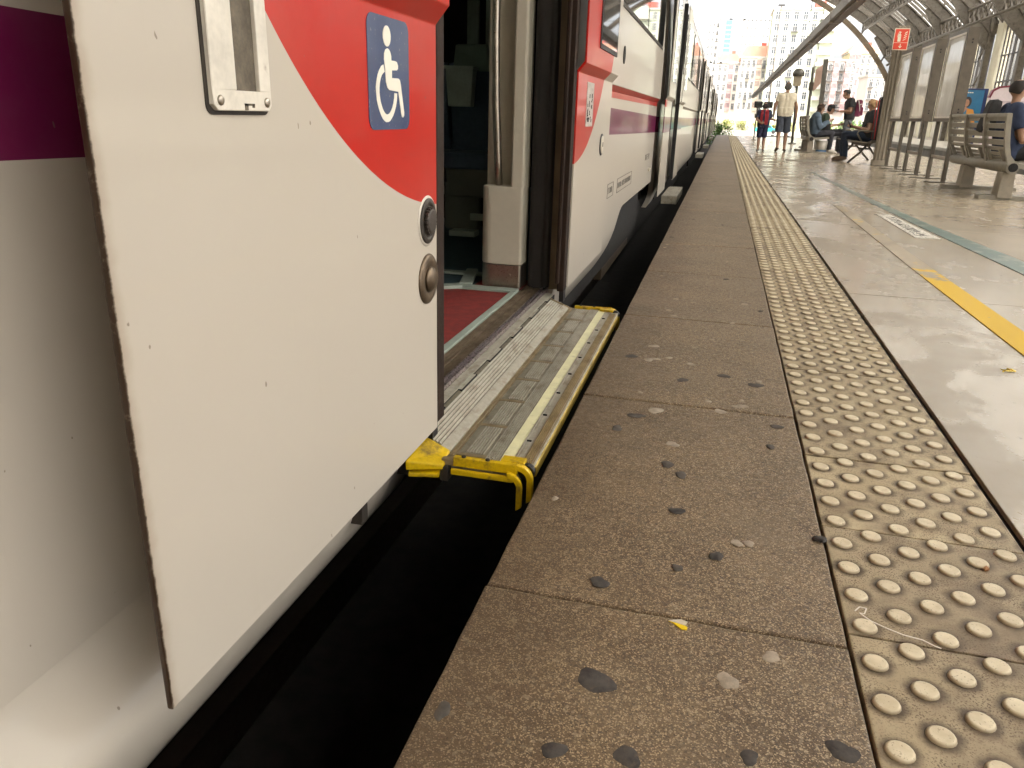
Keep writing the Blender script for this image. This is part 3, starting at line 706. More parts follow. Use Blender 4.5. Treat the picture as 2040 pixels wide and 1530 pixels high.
# yellow wedge cap at near end of the inner board, tan one at the far end
yc = MB().add([(-.650, 1.565, .006), (-.566, 1.60, -.008), (-.566, 1.652, .010), (-.618, 1.652, .034), (-.650, 1.652, .042), (-.650, 1.565, -.018), (-.566, 1.60, -.02), (-.566, 1.652, -.02), (-.650, 1.652, -.02)],
              [(0,1,2,3),(0,3,4),(0,5,6,1),(1,6,7,2),(2,7,8,4,3),(4,8,5,0),(5,8,7,6)])
yc.build("end_cap", m_yellow, inner, .004)
MB().obox((-.612, 1.592, -.030), (.075, .035, .010), Matrix.Rotation(.25, 3, 'Z')).build("end_cap_underside", m_yellow, inner, .003)
MB().add([(-.655, Y1, .046), (-.566, Y1, .012), (-.566, Y1+.025, .006), (-.655, Y1+.025, .036), (-.655, Y1, 0), (-.566, Y1, 0), (-.566, Y1+.025, 0), (-.655, Y1+.025, 0)], [(0,1,2,3),(0,4,5,1),(1,5,6,2),(2,6,7,3),(3,7,4,0),(4,7,6,5)]).build("end_cap", m_orange_grime, inner, .002)
OZ = .000
ob = SP(MB().box(-.5655, -.352, 1.628, 3.262, -.03, OZ), "outer_board", m_alu, .0015)
MB().box(-.5655, -.5560, 1.63, 3.26, OZ, .0035).box(-.5540, -.5500, 1.63, 3.26, OZ, .002).build("grimed_strip", m_orange_grime, ob)
npan = 8; pw = (3.255-1.655)/npan
for i in range(npan):
    ya = 1.655+i*pw
    p = MB().box(-.5485, -.4755, ya+.007, ya+pw-.007, OZ, .0018)
    for k in range(7):
        x = -.5275+k*.0070; p.box(x-.0018, x+.0018, ya+.014, ya+pw-.014, .0016, .0046, 1)
    p.build("tread_panel", [m_groove2, m_alu_clean], ob, .0)
    MB().box(-.5500, -.4740, ya-.007, ya+.007, OZ, .0032).build("cross_rib", m_orange_grime, ob, .0006)
MB().box(-.4740, -.4385, 1.632, 3.258, OZ, .0012).build("rib_bed", m_groove2, ob)
fr = MB()
for i in range(6): MB().box(-.4735+i*.0058, -.4703+i*.0058, 1.63, 3.26, .0012, .0045).build("fine_rib", m_alu_clean, ob)
MB().box(-.4370, -.4080, 1.632, 3.25, OZ, .0042).build("luminous_strip", m_lum, ob, .0006)
gs = MB().box(-.4065, -.4020, 1.63, 3.25, OZ, .006).box(-.4000, -.3830, 1.63, 3.25, OZ, .0025); gs.build("grey_strip", m_alu_clean, ob, .0006)
ck = MB()
for i in range(8): MB().box(-.4015, -.390, 1.78+i*.19, 1.784+i*.19, .0026, .0062).build("fixing_clip", m_dark, ob)
ye = MB().prism([(-.3825, -.032), (-.3825, .0045), (-.356, -.001), (-.348, -.008), (-.348, -.032)], 'y', 1.655, 3.215)
yeo = ye.build("yellow_edge", m_yellow_edge, ob, .001)
yr = MB()
for i in range(6):
    x = -.3805+i*.0045; z = .0045-(x+.3825)*.2; MB().box(x, x+.0022, 1.656, 3.214, z-.002, z+.0022).build("rib", m_orange_grime, yeo)
def end_bracket(y, s):
    b = MB(); t = .016
    # channel along the end of the board, a hooked drop leg at the outer end
    b.box(-.545, -.385, min(y, y-s*t), max(y, y-s*t), -.012, .012)
    b.box(-.548, -.392, min(y-s*t, y-s*.026), max(y-s*t, y-s*.026), -.030, -.016)
    b.box(-.430, -.372, min(y+s*.034, y), max(y+s*.034, y), .004, .013)
    arc = [(-.385+.038*math.sin(a), -.026+.038*math.cos(a)) for a in [math.pi/2*i/6 for i in range(7)]]
    arc2 = [(-.385+.024*math.sin(a), -.026+.024*math.cos(a)) for a in [math.pi/2*i/6 for i in range(7)]][::-1]
    poly = arc+[(-.347, -.075), (-.361, -.085)]+arc2
    b.prism(poly, 'y', min(y-s*t, y+s*.002), max(y-s*t, y+s*.002))
    b.prism([(p[0]-.022, p[1]-.016) for p in poly], 'y', min(y-s*.030, y-s*.018), max(y-s*.030, y-s*.018))
    o = b.build("end_bracket", m_yellow, ob, .0022)
    for bx in (-.52, -.46): MB().lathe([(.006, 0), (.006, .003), (.004, .0045)], Matrix.Translation((bx, y-s*.008, .012)), 8).build('bolt', m_darkmetal, ob)
    MB().lathe([(.020, 0), (.020, .018), (.012, .022)], Matrix.Translation((-.366, y-s*.0, -.012)) @ Matrix.Rotation(-s*math.pi/2, 4, 'X'), 18).build("roller", m_rubber, ob)
    return o
end_bracket(1.626, 1); end_bracket(3.264, -1)
MB().box(-.575, -.555, 1.60, 1.66, -.05, -.012).box(-.70, -.40, 1.72, 1.76, -.075, -.03).box(-.70, -.40, 3.05, 3.09, -.075, -.03).build("step_arm", m_darkmetal, ob, .002)
MB().box(-.575, -.528, 1.612, 1.640, -.012, .0035).build("corner_block", m_orange_grime, ob, .001)

# the further carriages
m_body2 = body_paint("body_paint_far")
def far_carriage(y0, y1, doors, label, wlist):
    c = thing("railway_carriage", label, "train carriage", (-2.1, (y0+y1)/2, -1), "carriages of the train beyond the open door")
    mb = MB(); e = y0
    def zb(y): return .05 if (y0+2.6 < y < y0+5.2 or y1-5.2 < y < y1-2.6) else -.14
    for a, b in doors:
        side(mb, e, a, zb); e = b
    side(mb, e, y1, zb); mb.build("body_side", m_body2, c)
    MB().prism([(-.74, 2.5), (-1.05, 2.88), (-1.5, 3.0), (-2.1, 3.05), (-2.7, 3.0), (-3.3, 2.85), (-3.5, 2.5), (-3.5, -.1), (-3.42, -.1), (-3.42, 2.4), (-.8, 2.4)], 'y', y0, y1).build("roof", m_cream, c)
    MB().box(-3.4, -.8, y0, y1, -.06, .05).box(-3.3, -1.0, y0+.3, y1-.3, -.7, -.06).box(-3.4, -.78, y0+.05, y0+.1, .05, 2.4).box(-3.4, -.78, y1-.1, y1-.05, .05, 2.4).build("underframe", m_dark, c)
    for a, b in doors:
        for q0, q1 in ((a-1.02, a-.02), (b+.02, b+1.02)):
            l = MB().prism([(x+.012, z-.05 if z < .5 else z) for x, z in LP], 'y', q0, q1).build("door_leaf", m_body2, c, .003)
            MB().box(-.565, -.5545, q0+.2, q1-.2, 1.15, 1.95).build("window_pane", m_glass, l)
            s = q1 if q1 <= a else q0
            MB().box(-.634, -.585, min(s, s+(.05 if q1 <= a else -.05)), max(s, s+(.05 if q1 <= a else -.05)), .03, 2.15).build("edge_seal", m_rubber, l)
        st = MB().box(-.62, -.44, a+.05, b-.05, -.16, -.07)
        for i in range(7): st.box(-.60+i*.024, -.588+i*.024, a+.05, b-.05, -.07, -.064)
        st.build("gap_step", m_alu_clean, c, .002)
        [MB().box(-.80, -.69, q-.035, q+.035, -.1, 2.3).build("door_post", m_rubber, c) for q in (a-.015, b+.015)]
    for a, b in wlist:
        w_ = MB().box(-.66, -.643, a, b, 1.43, 2.15).build("window", m_glass, c)
        MB().box(-.66, -.641, a-.03, a, 1.40, 2.18).box(-.66, -.641, b, b+.03, 1.40, 2.18).box(-.66, -.641, a, b, 1.40, 1.43).build("window_frame", m_darkmetal, w_)
    return c
MB().box(-3.2, -.86, 8.33, 8.80, -.2, 2.6).build("gangway", m_rubber, carriage)
far_carriage(8.75, 26.3, [(9.40, 10.85), (21.2, 22.7)], "white carriage directly beyond the gangway, metal step below its first open door", [(12.2, 14.6), (15.0, 17.4), (17.8, 20.0), (23.9, 25.9)])
far_carriage(26.75, 44.2, [(28.6, 30.0), (40.2, 41.7)], "white carriage in the middle of the distant row along the platform edge", [(31.3, 33.5), (33.9, 36.1), (36.5, 38.8)])
far_carriage(44.65, 62, [(46.5, 47.9), (58, 59.5)], "last white carriage at the far end of the train", [(49.2, 51.5), (51.9, 54.2), (54.6, 56.6)])
# ------------------------------------------------------------------ station shed
m_iron = M("painted_roof_iron", (.155, .135, .11), .55, .1, sc=5, var=.25, dirt=(.05, .035, .025))
m_lattice = M("lattice_iron", (.14, .12, .095), .5, .1, sc=5, var=.25)
m_arch = M("brown_arch_iron", (.17, .125, .08), .6, sc=3, var=.2); m_fascia = M("sunlit_ochre_fascia", (.34, .22, .09), .6, sc=3, var=.2)  # fascia ochre has the sun's orange glow put into its colour
m_wall = M("cream_plaster", (.72, .67, .57), .8, sc=1.2, var=.12, dirt=(.40, .32, .2), dirt_amt=.2)
m_pil = M("pale_yellow_plaster", (.73, .68, .52), .75, sc=1.5, var=.1)
m_mull = M("dark_window_bar", (.035, .030, .027), .5)
m_pane = trans_mat("dusty_wall_glass", (.97, .95, .92), .2); m_sky_pane = trans_mat("rooflight_glass", (.50, .49, .47), .45, .08, (.3, .29, .27))
def corr_mat():
    g = N("corrugated_sheet"); df = g.n("BsdfDiffuse"); df.inputs[0].default_value = (.46, .45, .42, 1); tl = g.n("BsdfTranslucent"); tl.inputs[0].default_value = (.90, .89, .86, 1)
    a = g.n("MixShader"); n = g.noise(1.1, 4); g.set(a.inputs[0], g.ramp(n, .3, .7, .80, .92)); g.L(df.outputs[0], a.inputs[1]); g.L(tl.outputs[0], a.inputs[2]); g.L(a.outputs[0], g.out.inputs["Surface"]); return g.m
m_corr = corr_mat(); m_backroof = M("light_block_roof", (.22, .20, .17), .8)
RC = (-1.04, -7.2); RR = 18.8
XW = 12.6
def arc_pt(x, r=RR): return RC[1]+math.sqrt(max(0, r*r-(x-RC[0])**2))
shed = thing("station_shed", "arched iron and glass train shed with corrugated roof and tall side windows", "train shed", (0, 30, -.1))
RY0, RY1 = -24, 68
def sheet(mb, a0, a1, step, amp, y0, y1, thick=.02):
    n = int((a1-a0)*RR/step); o = len(mb.v)
    for lay in (0, 1):
        for i in range(n+1):
            a = a0+(a1-a0)*i/n; r = RR+.10+(amp if i % 2 else 0)+lay*thick
            for y in (y0, y1): mb.v.append((RC[0]+r*math.sin(a), y, RC[1]+r*math.cos(a)))
    for lay in (0, 1):
        for i in range(n):
            k = o+lay*(n+1)*2+i*2; mb.f.append([k, k+1, k+3, k+2]); mb.m.append(0); mb.sm.append(False)
    return mb
aW = math.asin((XW+.3-RC[0])/RR)
aG = math.asin((5.6-RC[0])/RR)
sheet(MB(), aG, aW, .13, .035, RY0, RY1, .012).build("roof_sheet", m_corr, shed)
sheet(MB(), -aW, -aG, .5, .035, RY0, RY1, .012).build("roof_sheet", m_corr, shed)
sheet(MB(), -aG, aG, 1.6, .0, 3.0, RY1-.6, .012).build("rooflight_glazing", m_sky_pane, shed)
sheet(MB(), -aG, aG, .5, .035, RY0, 3.0, .012).build("roof_sheet", m_backroof, shed)  # opaque stretch behind the camera, added to cut overhead light from the rear
MB().box(-14, 13, -14.3, -14, -1.3, 11.5).build("rear_light_blocker", m_wall, shed)  # unseen wall, added to shut out light from behind the camera
RIBS = [68-5.3*i for i in range(18)]
for i, y in enumerate(RIBS[:9]):
    r = MB(); n = 30
    for (ro, ri, hw) in ((RR+.06, RR-.02, .16), (RR-.02, RR-.46, .035), (RR-.46, RR-.54, .16)):
        for k in range(n):
            a, b = -aW+2*aW*k/n, -aW+2*aW*(k+1)/n
            P = [(RC[0]+q*math.sin(t), RC[1]+q*math.cos(t)) for q, t in ((ri, a), (ri, b), (ro, b), (ro, a))]
            r.prism(P, 'y', y-hw, y+hw)
    r.build("rib", m_iron, shed)
raf = MB()
for y in [68-.88*i for i in range(1, 36)]:
    n = 14
    for k in range(n):
        a, b = aG+(aW-aG)*k/n, aG+(aW-aG)*(k+1)/n
        raf.prism([(RC[0]+q*math.sin(t), RC[1]+q*math.cos(t)) for q, t in ((RR-.06, a), (RR-.06, b), (RR+.09, b), (RR+.09, a))], 'y', y-.035, y+.035)
tag(raf.build("rafter_set", m_iron, shed), kind='stuff')
pur = MB()
for x in (-9, -6, -3, 0, 3, 5.6):
    z = arc_pt(x); pur.box(x-.05, x+.05, RY0, RY1, z-.1, z+.08)
tag(pur.build("purlin_set", m_iron, shed), kind='stuff')
# lattice girders running along the wall head
def girder(x, z0, z1, y0, y1):
    g = MB(); g.tube([(x, y0, z0), (x, y1, z0)], .07, 6); g.tube([(x, y0, z1), (x, y1, z1)], .07, 6)
    n = int((y1-y0)/.75); st = (y1-y0)/n
    for i in range(n):
        a = y0+i*st; g.bar((x, a, z0), (x, a+st, z1), .07, .03); g.bar((x+.03, a+st, z0), (x+.03, a, z1), .07, .03)
    return g.build("lattice_girder", m_lattice, shed)
girder(11.2, 5.55, 6.25, 30, 68); girder(9.3, 7.35, 7.95, 30, 68)
for y in RIBS[:8]:
    MB().prism([(12.55, 5.4), (12.55, 3.6), (12.35, 4.4), (11.2, 5.5), (10.2, 6.9), (10.6, 7.2), (11.3, 6.6)], 'y', y-.09, y+.09).build("bracket", m_iron, shed)
    MB().bar((11.2, y, 5.5), (11.2, y, 7.4), .09).build("strut", m_iron, shed); MB().bar((9.3, y, 7.3), (9.3, y, 8.5), .09).build("strut", m_iron, shed)
# side wall: piers, windows, dado
MB().box(XW+.05, XW+.45, 24, 68, -.05, 1.75).box(XW+.05, XW+.45, 24, 68, 5.62, 6.3).build("side_wall", m_wall, shed)
MB().box(XW+.0, XW+.5, 24, 68, 1.75, 1.87).build("sill_course", m_pil, shed, .01)
for i, y in enumerate(RIBS[:9]):
    MB().box(XW-.30, XW-.05, y-.16, y+.16, -.05, 6.1).build("iron_post", m_iron, shed, .01)
    MB().box(XW+.0, XW+.48, y-1.30, y-.28, 1.87, 5.62).build("pier", m_pil, shed, .02)
    b = MB()
    for z in (2.2, 3.5, 4.8):
        b.bar((XW-.2, y+.1, z), (XW-.15, y+1.25, z+.65), .09, .06); b.bar((XW-.15, y+1.25, z+.65), (XW-.2, y+.1, z+1.3), .09, .06)
    if i in (2, 3, 4): b.build("brace", m_iron, shed)
    for (ya, yb) in ((y-3.0, y-1.42), (y-4.85, y-3.2)):
        fr = MB(); n = 3
        for k in range(n+1):
            q = ya+(yb-ya)*k/n; fr.box(XW+.10, XW+.17, q-.022, q+.022, 1.87, 5.6)
        for z in (1.92, 2.9, 4.1, 5.57): fr.box(XW+.09, XW+.18, ya-.03, yb+.03, z-.03, z+.03)
        f = fr.build("window", m_mull, shed)
        MB().box(XW+.125, XW+.14, ya, yb, 1.9, 5.6).build("pane", m_pane, f)
    for k in range(4):
        q = y-.3-k*1.3
        MB().box(XW-.02, XW+.06, q-1.15, q-.1, .12, 1.55).build("dado_panel", m_wall if k % 2 else m_pil, shed, .03)
    if i in (1, 3, 4): MB().box(XW-.06, XW-.02, y-2.4, y-1.7, .1, 1.2).build("wall_cabinet", m_iron, shed, .01)
MB().box(-14.2, -13.8, RY0, 68, -1, 6.2).build("far_side_wall", m_wall, shed)
# end arch at the mouth of the shed
ea = MB(); LC = (-1.04, -3.79); LR = 14.885; n = 44
def lc(a, r): return (LC[0]+r*math.sin(a), LC[1]+r*math.cos(a))
a1 = math.asin((11.75-LC[0])/LR)
for k in range(n):
    a, b = -a1+2*a1*k/n, -a1+2*a1*(k+1)/n
    ea.prism([lc(a, LR-.17), lc(b, LR-.17), lc(b, LR+.17), lc(a, LR+.17)], 'y', 67.85, 68.15)
ea.box(11.55, 11.95, 67.85, 68.15, -1, 4.3)
ea.build("end_arch_chord", m_arch, shed)
et = MB()
for x in (-9.5, -7, -4.5, -2, 0, 2.4, 4.8, 7.1, 9.2, 10.9):
    zl = LC[1]+math.sqrt(LR**2-(x-LC[0])**2); xu = x+(x-LC[0])*.06; et.bar((x, 68, zl), (xu, 68, arc_pt(xu)), .11, .11)
et.bar((11.4, 68, 5.0), (12.6, 68, 5.6), .16); et.bar((11.6, 68, 4.4), (12.6, 68, 4.0), .16)
et.build("end_arch_strut", m_iron, shed)
fa = MB()
for k in range(n):
    a, b = -aW+2*aW*k/n, -aW+2*aW*(k+1)/n
    fa.prism([(RC[0]+q*math.sin(t), RC[1]+q*math.cos(t)) for q, t in ((RR-.55, a), (RR-.55, b), (RR+.22, b), (RR+.22, a))], 'y', 68.05, 68.25)
fa.build("fascia", m_fascia, shed)
# opposite platform
m_op = M("pale_platform_top", (.46, .42, .35), .6, sc=1.5); m_opw = M("grey_platform_side", (.23, .21, .18), .8, sc=2, var=.3)
opp = struct("opposite_platform", (10, 40, 0))
MB().box(8.62, 12.9, -10, 75, -1.3, -.14).build("platform_wall", m_opw, opp)
MB().box(8.55, 12.9, -10, 75, -.14, -.02).build("platform_top", m_op, opp, .01)
MB().box(8.50, 8.62, -10, 75, -.75, -.62).build("ledge", m_op, opp)

# ------------------------------------------------------------------ platform furniture
m_frame = M("bronze_frame", (.10, .08, .058), .42, .3, sc=10, var=.2)
m_leg = M("grey_steel_leg", (.085, .072, .055), .42, .6, sc=20, var=.2)
g_ = N("poster_film"); n_ = g_.noise(3, 5, .6, g_.scale((2, 1.6, .8))); g_.fin(g_.mix(g_.ramp(n_, .3, .7), (.66, .63, .56), (.80, .78, .72)), .09, 0, .6, .5); m_film = g_.m
def poster(first_label, yc):
    t = thing("poster_stand", first_label, "poster stand", (3.25, yc, 0), "framed poster stands in a row beside the column")
    def A(mb, n, m, b=.002): o = mb.build(n, m, None, b); o.parent = t; return o
    for s in (-1, 1):
        A(MB().box(-.028, .028, s*.47-.03, s*.47+.03, .012, .90), "leg", m_leg)
        A(MB().box(-.27, .27, s*.47-.05, s*.47+.05, 0, .014), "base_plate", m_leg)
    A(MB().box(-.015, .015, -.44, .44, .33, .37), "cross_rail", m_steel)
    fr = MB().box(-.075, .075, -.53, -.45, .86, 2.12).box(-.075, .075, .45, .53, .86, 2.12).box(-.075, .075, -.45, .45, .86, .91).box(-.075, .075, -.45, .45, 2.06, 2.12).box(-.02, .075, -.45, .45, .91, 2.06)
    f = A(fr, "frame", m_frame)
    for z in (.99, 1.03, 1.92, 1.96):
        MB().lathe([(.012, 0), (.010, .006)], Matrix.Translation((0, -.53, z)) @ Matrix.Rotation(math.pi/2, 4, 'X'), 10).build("bolt", m_dark, f)
    MB().box(-.062, -.02, -.45, .45, .91, 2.06).build("poster_panel", m_film, f)
    MB().box(-.079, -.062, -.45, -.43, .91, 2.06).box(-.079, -.062, .43, .45, .91, 2.06).box(-.079, -.062, -.43, .43, .91, .935).box(-.079, -.062, -.43, .43, 2.035, 2.06).build("glazing_bead", m_white, f)
    return t
p1 = poster("tall framed poster stand nearest the camera, beside the slatted bench", 13.55)
for y, l in ((15.3, "tall framed poster stand, middle one of the row of three"), (17.0, "tall framed poster stand next to the column with the fire sign")):
    c = copy_tree(p1); c.location = (3.25, y, 0); c['label'] = l
# column and fire sign
m_col = M("stone_grey_column", (.25, .21, .155), .6, sc=6, var=.2)
col = thing("iron_column", "fluted grey brown column carrying the red fire extinguisher sign", "column", (3.19, 17.9, 0))
cm = MB().box(3.09, 3.29, 17.80, 18.0, 0, 2.62)
for x in (3.085, 3.14, 3.21, 3.265): cm.box(x, x+.03, 17.775, 17.80, .0, 2.6)
for y in (17.82, 17.88, 17.94): cm.box(3.068, 3.09, y, y+.03, 0, 2.6)
cm.build("shaft", m_col, col, .004)
MB().box(3.05, 3.33, 17.76, 18.04, 0, .10).build("plinth", m_col, col, .005)
m_sred = M("sign_red", (.62, .045, .015), .45, sc=4, var=.06); m_scream = M("sign_cream", (.70, .64, .48), .5, var=.05)
fs = thing("fire_sign", "red fire extinguisher sign with cream pictogram and down arrow on the column", "sign", (3.14, 17.62, 2.36))
MB().box(3.0, 3.27, 17.60, 17.62, 2.165, 2.55).build("sign_board", m_scream, fs, .004)
MB().box(3.012, 3.258, 17.596, 17.60, 2.30, 2.538).box(3.012, 3.258, 17.596, 17.60, 2.177, 2.293).build("red_field", m_sred, fs)
q = MB(); Y_ = (17.592, 17.596)
q.box(3.07, 3.125, *Y_, 2.315, 2.41); q.prism([(3.07, 2.415), (3.125, 2.415), (3.118, 2.445), (3.105, 2.455), (3.09, 2.455), (3.077, 2.445)], 'y', *Y_); q.box(3.088, 3.107, *Y_, 2.455, 2.475)
q.prism([(3.075, 2.475), (3.12, 2.475), (3.12, 2.485), (3.09, 2.495), (3.075, 2.488)], 'y', *Y_); q.prism([(3.066, 2.47), (3.075, 2.47), (3.066, 2.39), (3.058, 2.39)], 'y', *Y_)
for i in range(4): z = 2.33+i*.04; q.prism([(3.165+.006*i, z), (3.21+.005*i, z+.028), (3.225+.003*i, z+.05), (3.195, z+.032), (3.165+.006*i, z+.014)], 'y', *Y_)
q.box(3.128, 3.142, *Y_, 2.225, 2.275); q.prism([(3.105, 2.232), (3.135, 2.195), (3.165, 2.232), (3.155, 2.24), (3.135, 2.218), (3.115, 2.24)], 'y', *Y_)
q.build("pictogram", m_scream, fs)
MB().box(3.10, 3.20, 17.62, 17.80, 2.33, 2.36).build("sign_arm", m_leg, fs)
# slatted benches (backs towards the track)
m_bench = M("grey_bench_plastic", (.22, .195, .15), .45, .1, sc=12, var=.15); m_conc2 = M("pedestal_concrete", (.23, .195, .145), .7, sc=9, var=.2, bump=.2)
def bench(label, loc):
    t = thing("slatted_bench", label, "bench", loc, "slatted benches on concrete pedestals")
    def A(mb, n, m, b=.004, par=None): o = mb.build(n, m, None, b); o.parent = par or t; return o
    A(MB().tube([(0, 0, .37), (0, 2.45, .37)], .072, 16).lathe([(.05, 0), (.05, .01)], Matrix.Translation((0, -.001, .37)) @ Matrix.Rotation(math.pi/2, 4, 'X'), 16, 1), "beam", [m_bench, m_dark], 0)
    for y in (.18, 1.72):
        A(MB().obox((0.0, y, .165), (.16, .24, .29), None, 0, .86), "pedestal", m_conc2, .008)
        A(MB().tube([(0, y, .31), (0, y, .36)], .06, 12), "collar", m_bench, 0)
        A(MB().box(-.26, .62, y-.09, y+.09, 0, .045), "base_rail", m_bench)
    prof = [(-.13, .955), (-.115, .80), (-.085, .62), (-.05, .50), (.02, .425), (.10, .405), (.25, .415), (.45, .435)]
    def pt(s):
        s *= len(prof)-1; i = min(int(s), len(prof)-2); f = s-i; return (prof[i][0]+(prof[i+1][0]-prof[i][0])*f, prof[i][1]+(prof[i+1][1]-prof[i][1])*f)
    n = 26
    for k in range(4):
        yy = .02+k*.80; w_ = .05 if k in (0, 3) else .07
        poly = [pt(i/n) for i in range(n+1)]; off = [(x-.055 if i < n*.55 else x, z-(.0 if i < n*.5 else .05)) for i, (x, z) in enumerate(poly)]
        mb = MB()
        for i in range(n): mb.prism([poly[i], poly[i+1], off[i+1], off[i]], 'y', yy-w_/2, yy+w_/2)
        A(mb, "end_frame" if k in (0, 3) else "divider", m_bench, 0)
    for k in range(3):
        ya, yb = .05+k*.80, .05+k*.80+.74
        for i in range(7):
            s = .02+i*.075; a, b = pt(s), pt(s+.052)
            A(MB().add([(a[0], ya, a[1]), (a[0], yb, a[1]), (b[0], yb, b[1]), (b[0], ya, b[1]), (a[0]-.022, ya, a[1]-.004), (a[0]-.022, yb, a[1]-.004), (b[0]-.022, yb, b[1]-.004), (b[0]-.022, ya, b[1]-.004)],
                       [(0,1,2,3),(7,6,5,4),(0,4,5,1),(1,5,6,2),(2,6,7,3),(3,7,4,0)]), "slat", m_bench, .003)
        A(MB().box(-.165, -.115, ya, yb, .915, .96), "top_rail", m_bench, .008)
        for q in (ya+.12, yb-.12): A(MB().prism([(-.10, .56), (-.065, .50), (-.03, .43), (-.075, .43), (-.14, .56)], 'y', q-.025, q+.025), "bracket", m_bench, .003)
        A(MB().prism([pt(.53), pt(.62), pt(.75), pt(.88), pt(1.0), (pt(1.0)[0], pt(1.0)[1]-.025), (.25, .385), (.10, .378), (.02, .395)], 'y', ya, yb), "seat", m_bench, .004)
    return t
b1_ = bench("near grey slatted bench seen from behind with a man in navy sitting on it", (3.27, 10.33, 0))
b2_ = copy_tree(b1_); b2_.location = (2.33, 23.1, 0); b2_['label'] = "distant slatted bench under the person in the blue denim jacket"
wb = thing("waste_tub", "small off white tub with a blue base under the distant slatted bench", "tub", (2.66, 23.5, 0))
MB().lathe([(.13, .085), (.15, .33), (.14, .33), (.125, .10)], Matrix.Translation((2.66, 23.5, 0)), 18).build("tub", m_white, wb); MB().lathe([(.135, 0), (.14, .085)], Matrix.Translation((2.66, 23.5, 0)), 18).build("base", M("blue_tub_base", (.02, .10, .22), .5), wb)
# metal bench with armrests
mbn = thing("metal_bench", "metal mesh bench with looped armrests and splayed legs beside the column", "bench", (3.0, 18.9, 0))
ms = M("silver_bench_metal", (.26, .23, .18), .38, .7, sc=12, var=.15)
MB().prism([(2.62, .445), (2.72, .43), (3.05, .40), (3.16, .44), (3.22, .50), (3.20, .52), (3.12, .465), (3.04, .425), (2.72, .455), (2.62, .465)], 'y', 18.25, 20.3).build("seat", ms, mbn, .004)
MB().prism([(3.18, .55), (3.32, .95), (3.30, .96), (3.16, .56)], 'y', 18.25, 20.3).build("backrest", ms, mbn, .003)
MB().box(2.95, 3.02, 18.2, 20.35, .34, .41).build("beam", m_leg, mbn, .006)
for y in (18.35, 20.1):
    MB().tube([(2.66, y, .02), (2.86, y, .22), (2.97, y, .37)], .024, 8).tube([(3.32, y, .02), (3.10, y, .24), (2.99, y, .37)], .024, 8).tube([(2.80, y, .30), (3.05, y, .30)], .02, 8).build("leg_frame", m_leg, mbn)
    for x in (2.66, 3.32): MB().lathe([(.03, 0), (.03, .025)], Matrix.Translation((x, y, 0)), 12).build("foot", m_dark, mbn)
for y in (18.3, 18.95, 20.2):
    MB().tube([(2.86, y, .42), (2.74, y, .60), (2.76, y, .645), (2.80, y, .655), (3.1, y, .655), (3.14, y, .62), (3.04, y, .42)], .016, 8).build("armrest", ms, mbn)
# instrument case on the bench
m_case = M("black_case_fabric", (.016, .014, .014), .7, sc=14, bump=.3); m_rtrim = M("red_trim", (.55, .02, .02), .5)
ic = thing("instrument_case", "tall black padded case with red piping standing on the metal bench", "case", (3.16, 18.3, .45))
Rt = Matrix.Rotation(.02, 3, 'Y')
MB().obox((3.17, 18.30, .90), (.24, .34, .86), Rt).build("case_body", m_case, ic, .05)
MB().tube([(3.055, 18.14, .50), (3.045, 18.14, .9), (3.035, 18.14, 1.27)], .007, 6).build("piping", m_rtrim, ic); MB().tube([(3.055, 18.46, .50), (3.035, 18.46, 1.27)], .007, 6).build("piping", m_rtrim, ic)
MB().tube([(3.12, 18.12, 1.31), (3.14, 18.11, 1.36), (3.22, 18.11, 1.36), (3.24, 18.12, 1.31)], .013, 6).build("handle", m_case, ic)
# poles, lamp, notice, departure board
m_pole = M("grey_pole", (.13, .12, .10), .5, .4, sc=8)
lp = thing("lamp_post", "slim grey post carrying a tan box under a dark rounded hood", "post", (2.55, 31.9, 0))
MB().tube([(2.55, 31.9, 0), (2.50, 31.9, 1.2), (2.44, 31.9, 2.05)], .045, 10).build("pole", m_pole, lp); MB().lathe([(.16, 0), (.14, .03), (.06, .05)], Matrix.Translation((2.55, 31.9, 0)), 14).build("foot", m_pole, lp)
MB().obox((2.43, 31.9, 2.23), (.26, .22, .40), None, 0, 1.12).build("box", M("tan_box", (.36, .30, .21), .6), lp, .02); MB().lathe([(.20, 0), (.20, .14), (.14, .24), (.05, .27)], Matrix.Translation((2.44, 31.9, 2.36)), 16).build("hood", m_pole, lp)
np_ = thing("notice_stand", "two post notice stand with a faded reddish board behind the seated people", "notice board", (2.75, 27.5, 0))
MB().bar((2.62, 28, 0), (2.56, 28, 2.45), .075).build("post", m_pole, np_); MB().bar((2.93, 27.3, 0), (2.80, 27.0, 2.62), .13).build("post", m_pole, np_)
MB().box(2.50, 2.66, 27.9, 27.96, 1.75, 2.0).build("plate", m_frame, np_, .006); MB().prism([(2.60, 1.70), (2.80, 1.95), (2.80, 2.5), (2.60, 2.35)], 'y', 27.5, 27.52).build("board", M("faded_red_board", (.50, .33, .26), .5, sc=6, var=.2), np_)
MB().lathe([(.17, 0), (.14, .03), (.06, .05)], Matrix.Translation((2.62, 28, 0)), 14).build("foot", m_pole, np_)
ib_ = thing("information_board", "pair of dark information screens on a thin post beyond the child", "screen", (1.52, 36, 0))
m_scr = M("dark_screen", (.035, .038, .035), .3, sc=8, var=.3)
for x0, x1 in ((1.15, 1.50), (1.56, 1.90)):
    s_ = MB().box(x0, x1, 35.95, 36.05, 1.30, 1.56).build("screen", m_scr, ib_, .01); MB().box(x0+.03, x1-.03, 35.944, 35.95, 1.33, 1.53).build("display", m_glass, s_)
MB().bar((1.53, 36, 1.2), (1.53, 36, 1.7), .03).bar((1.30, 36, 0), (1.30, 36, 1.35), .05).build("post", m_pole, ib_); MB().box(1.2, 1.4, 35.9, 36.1, 0, .02).build("foot", m_pole, ib_)
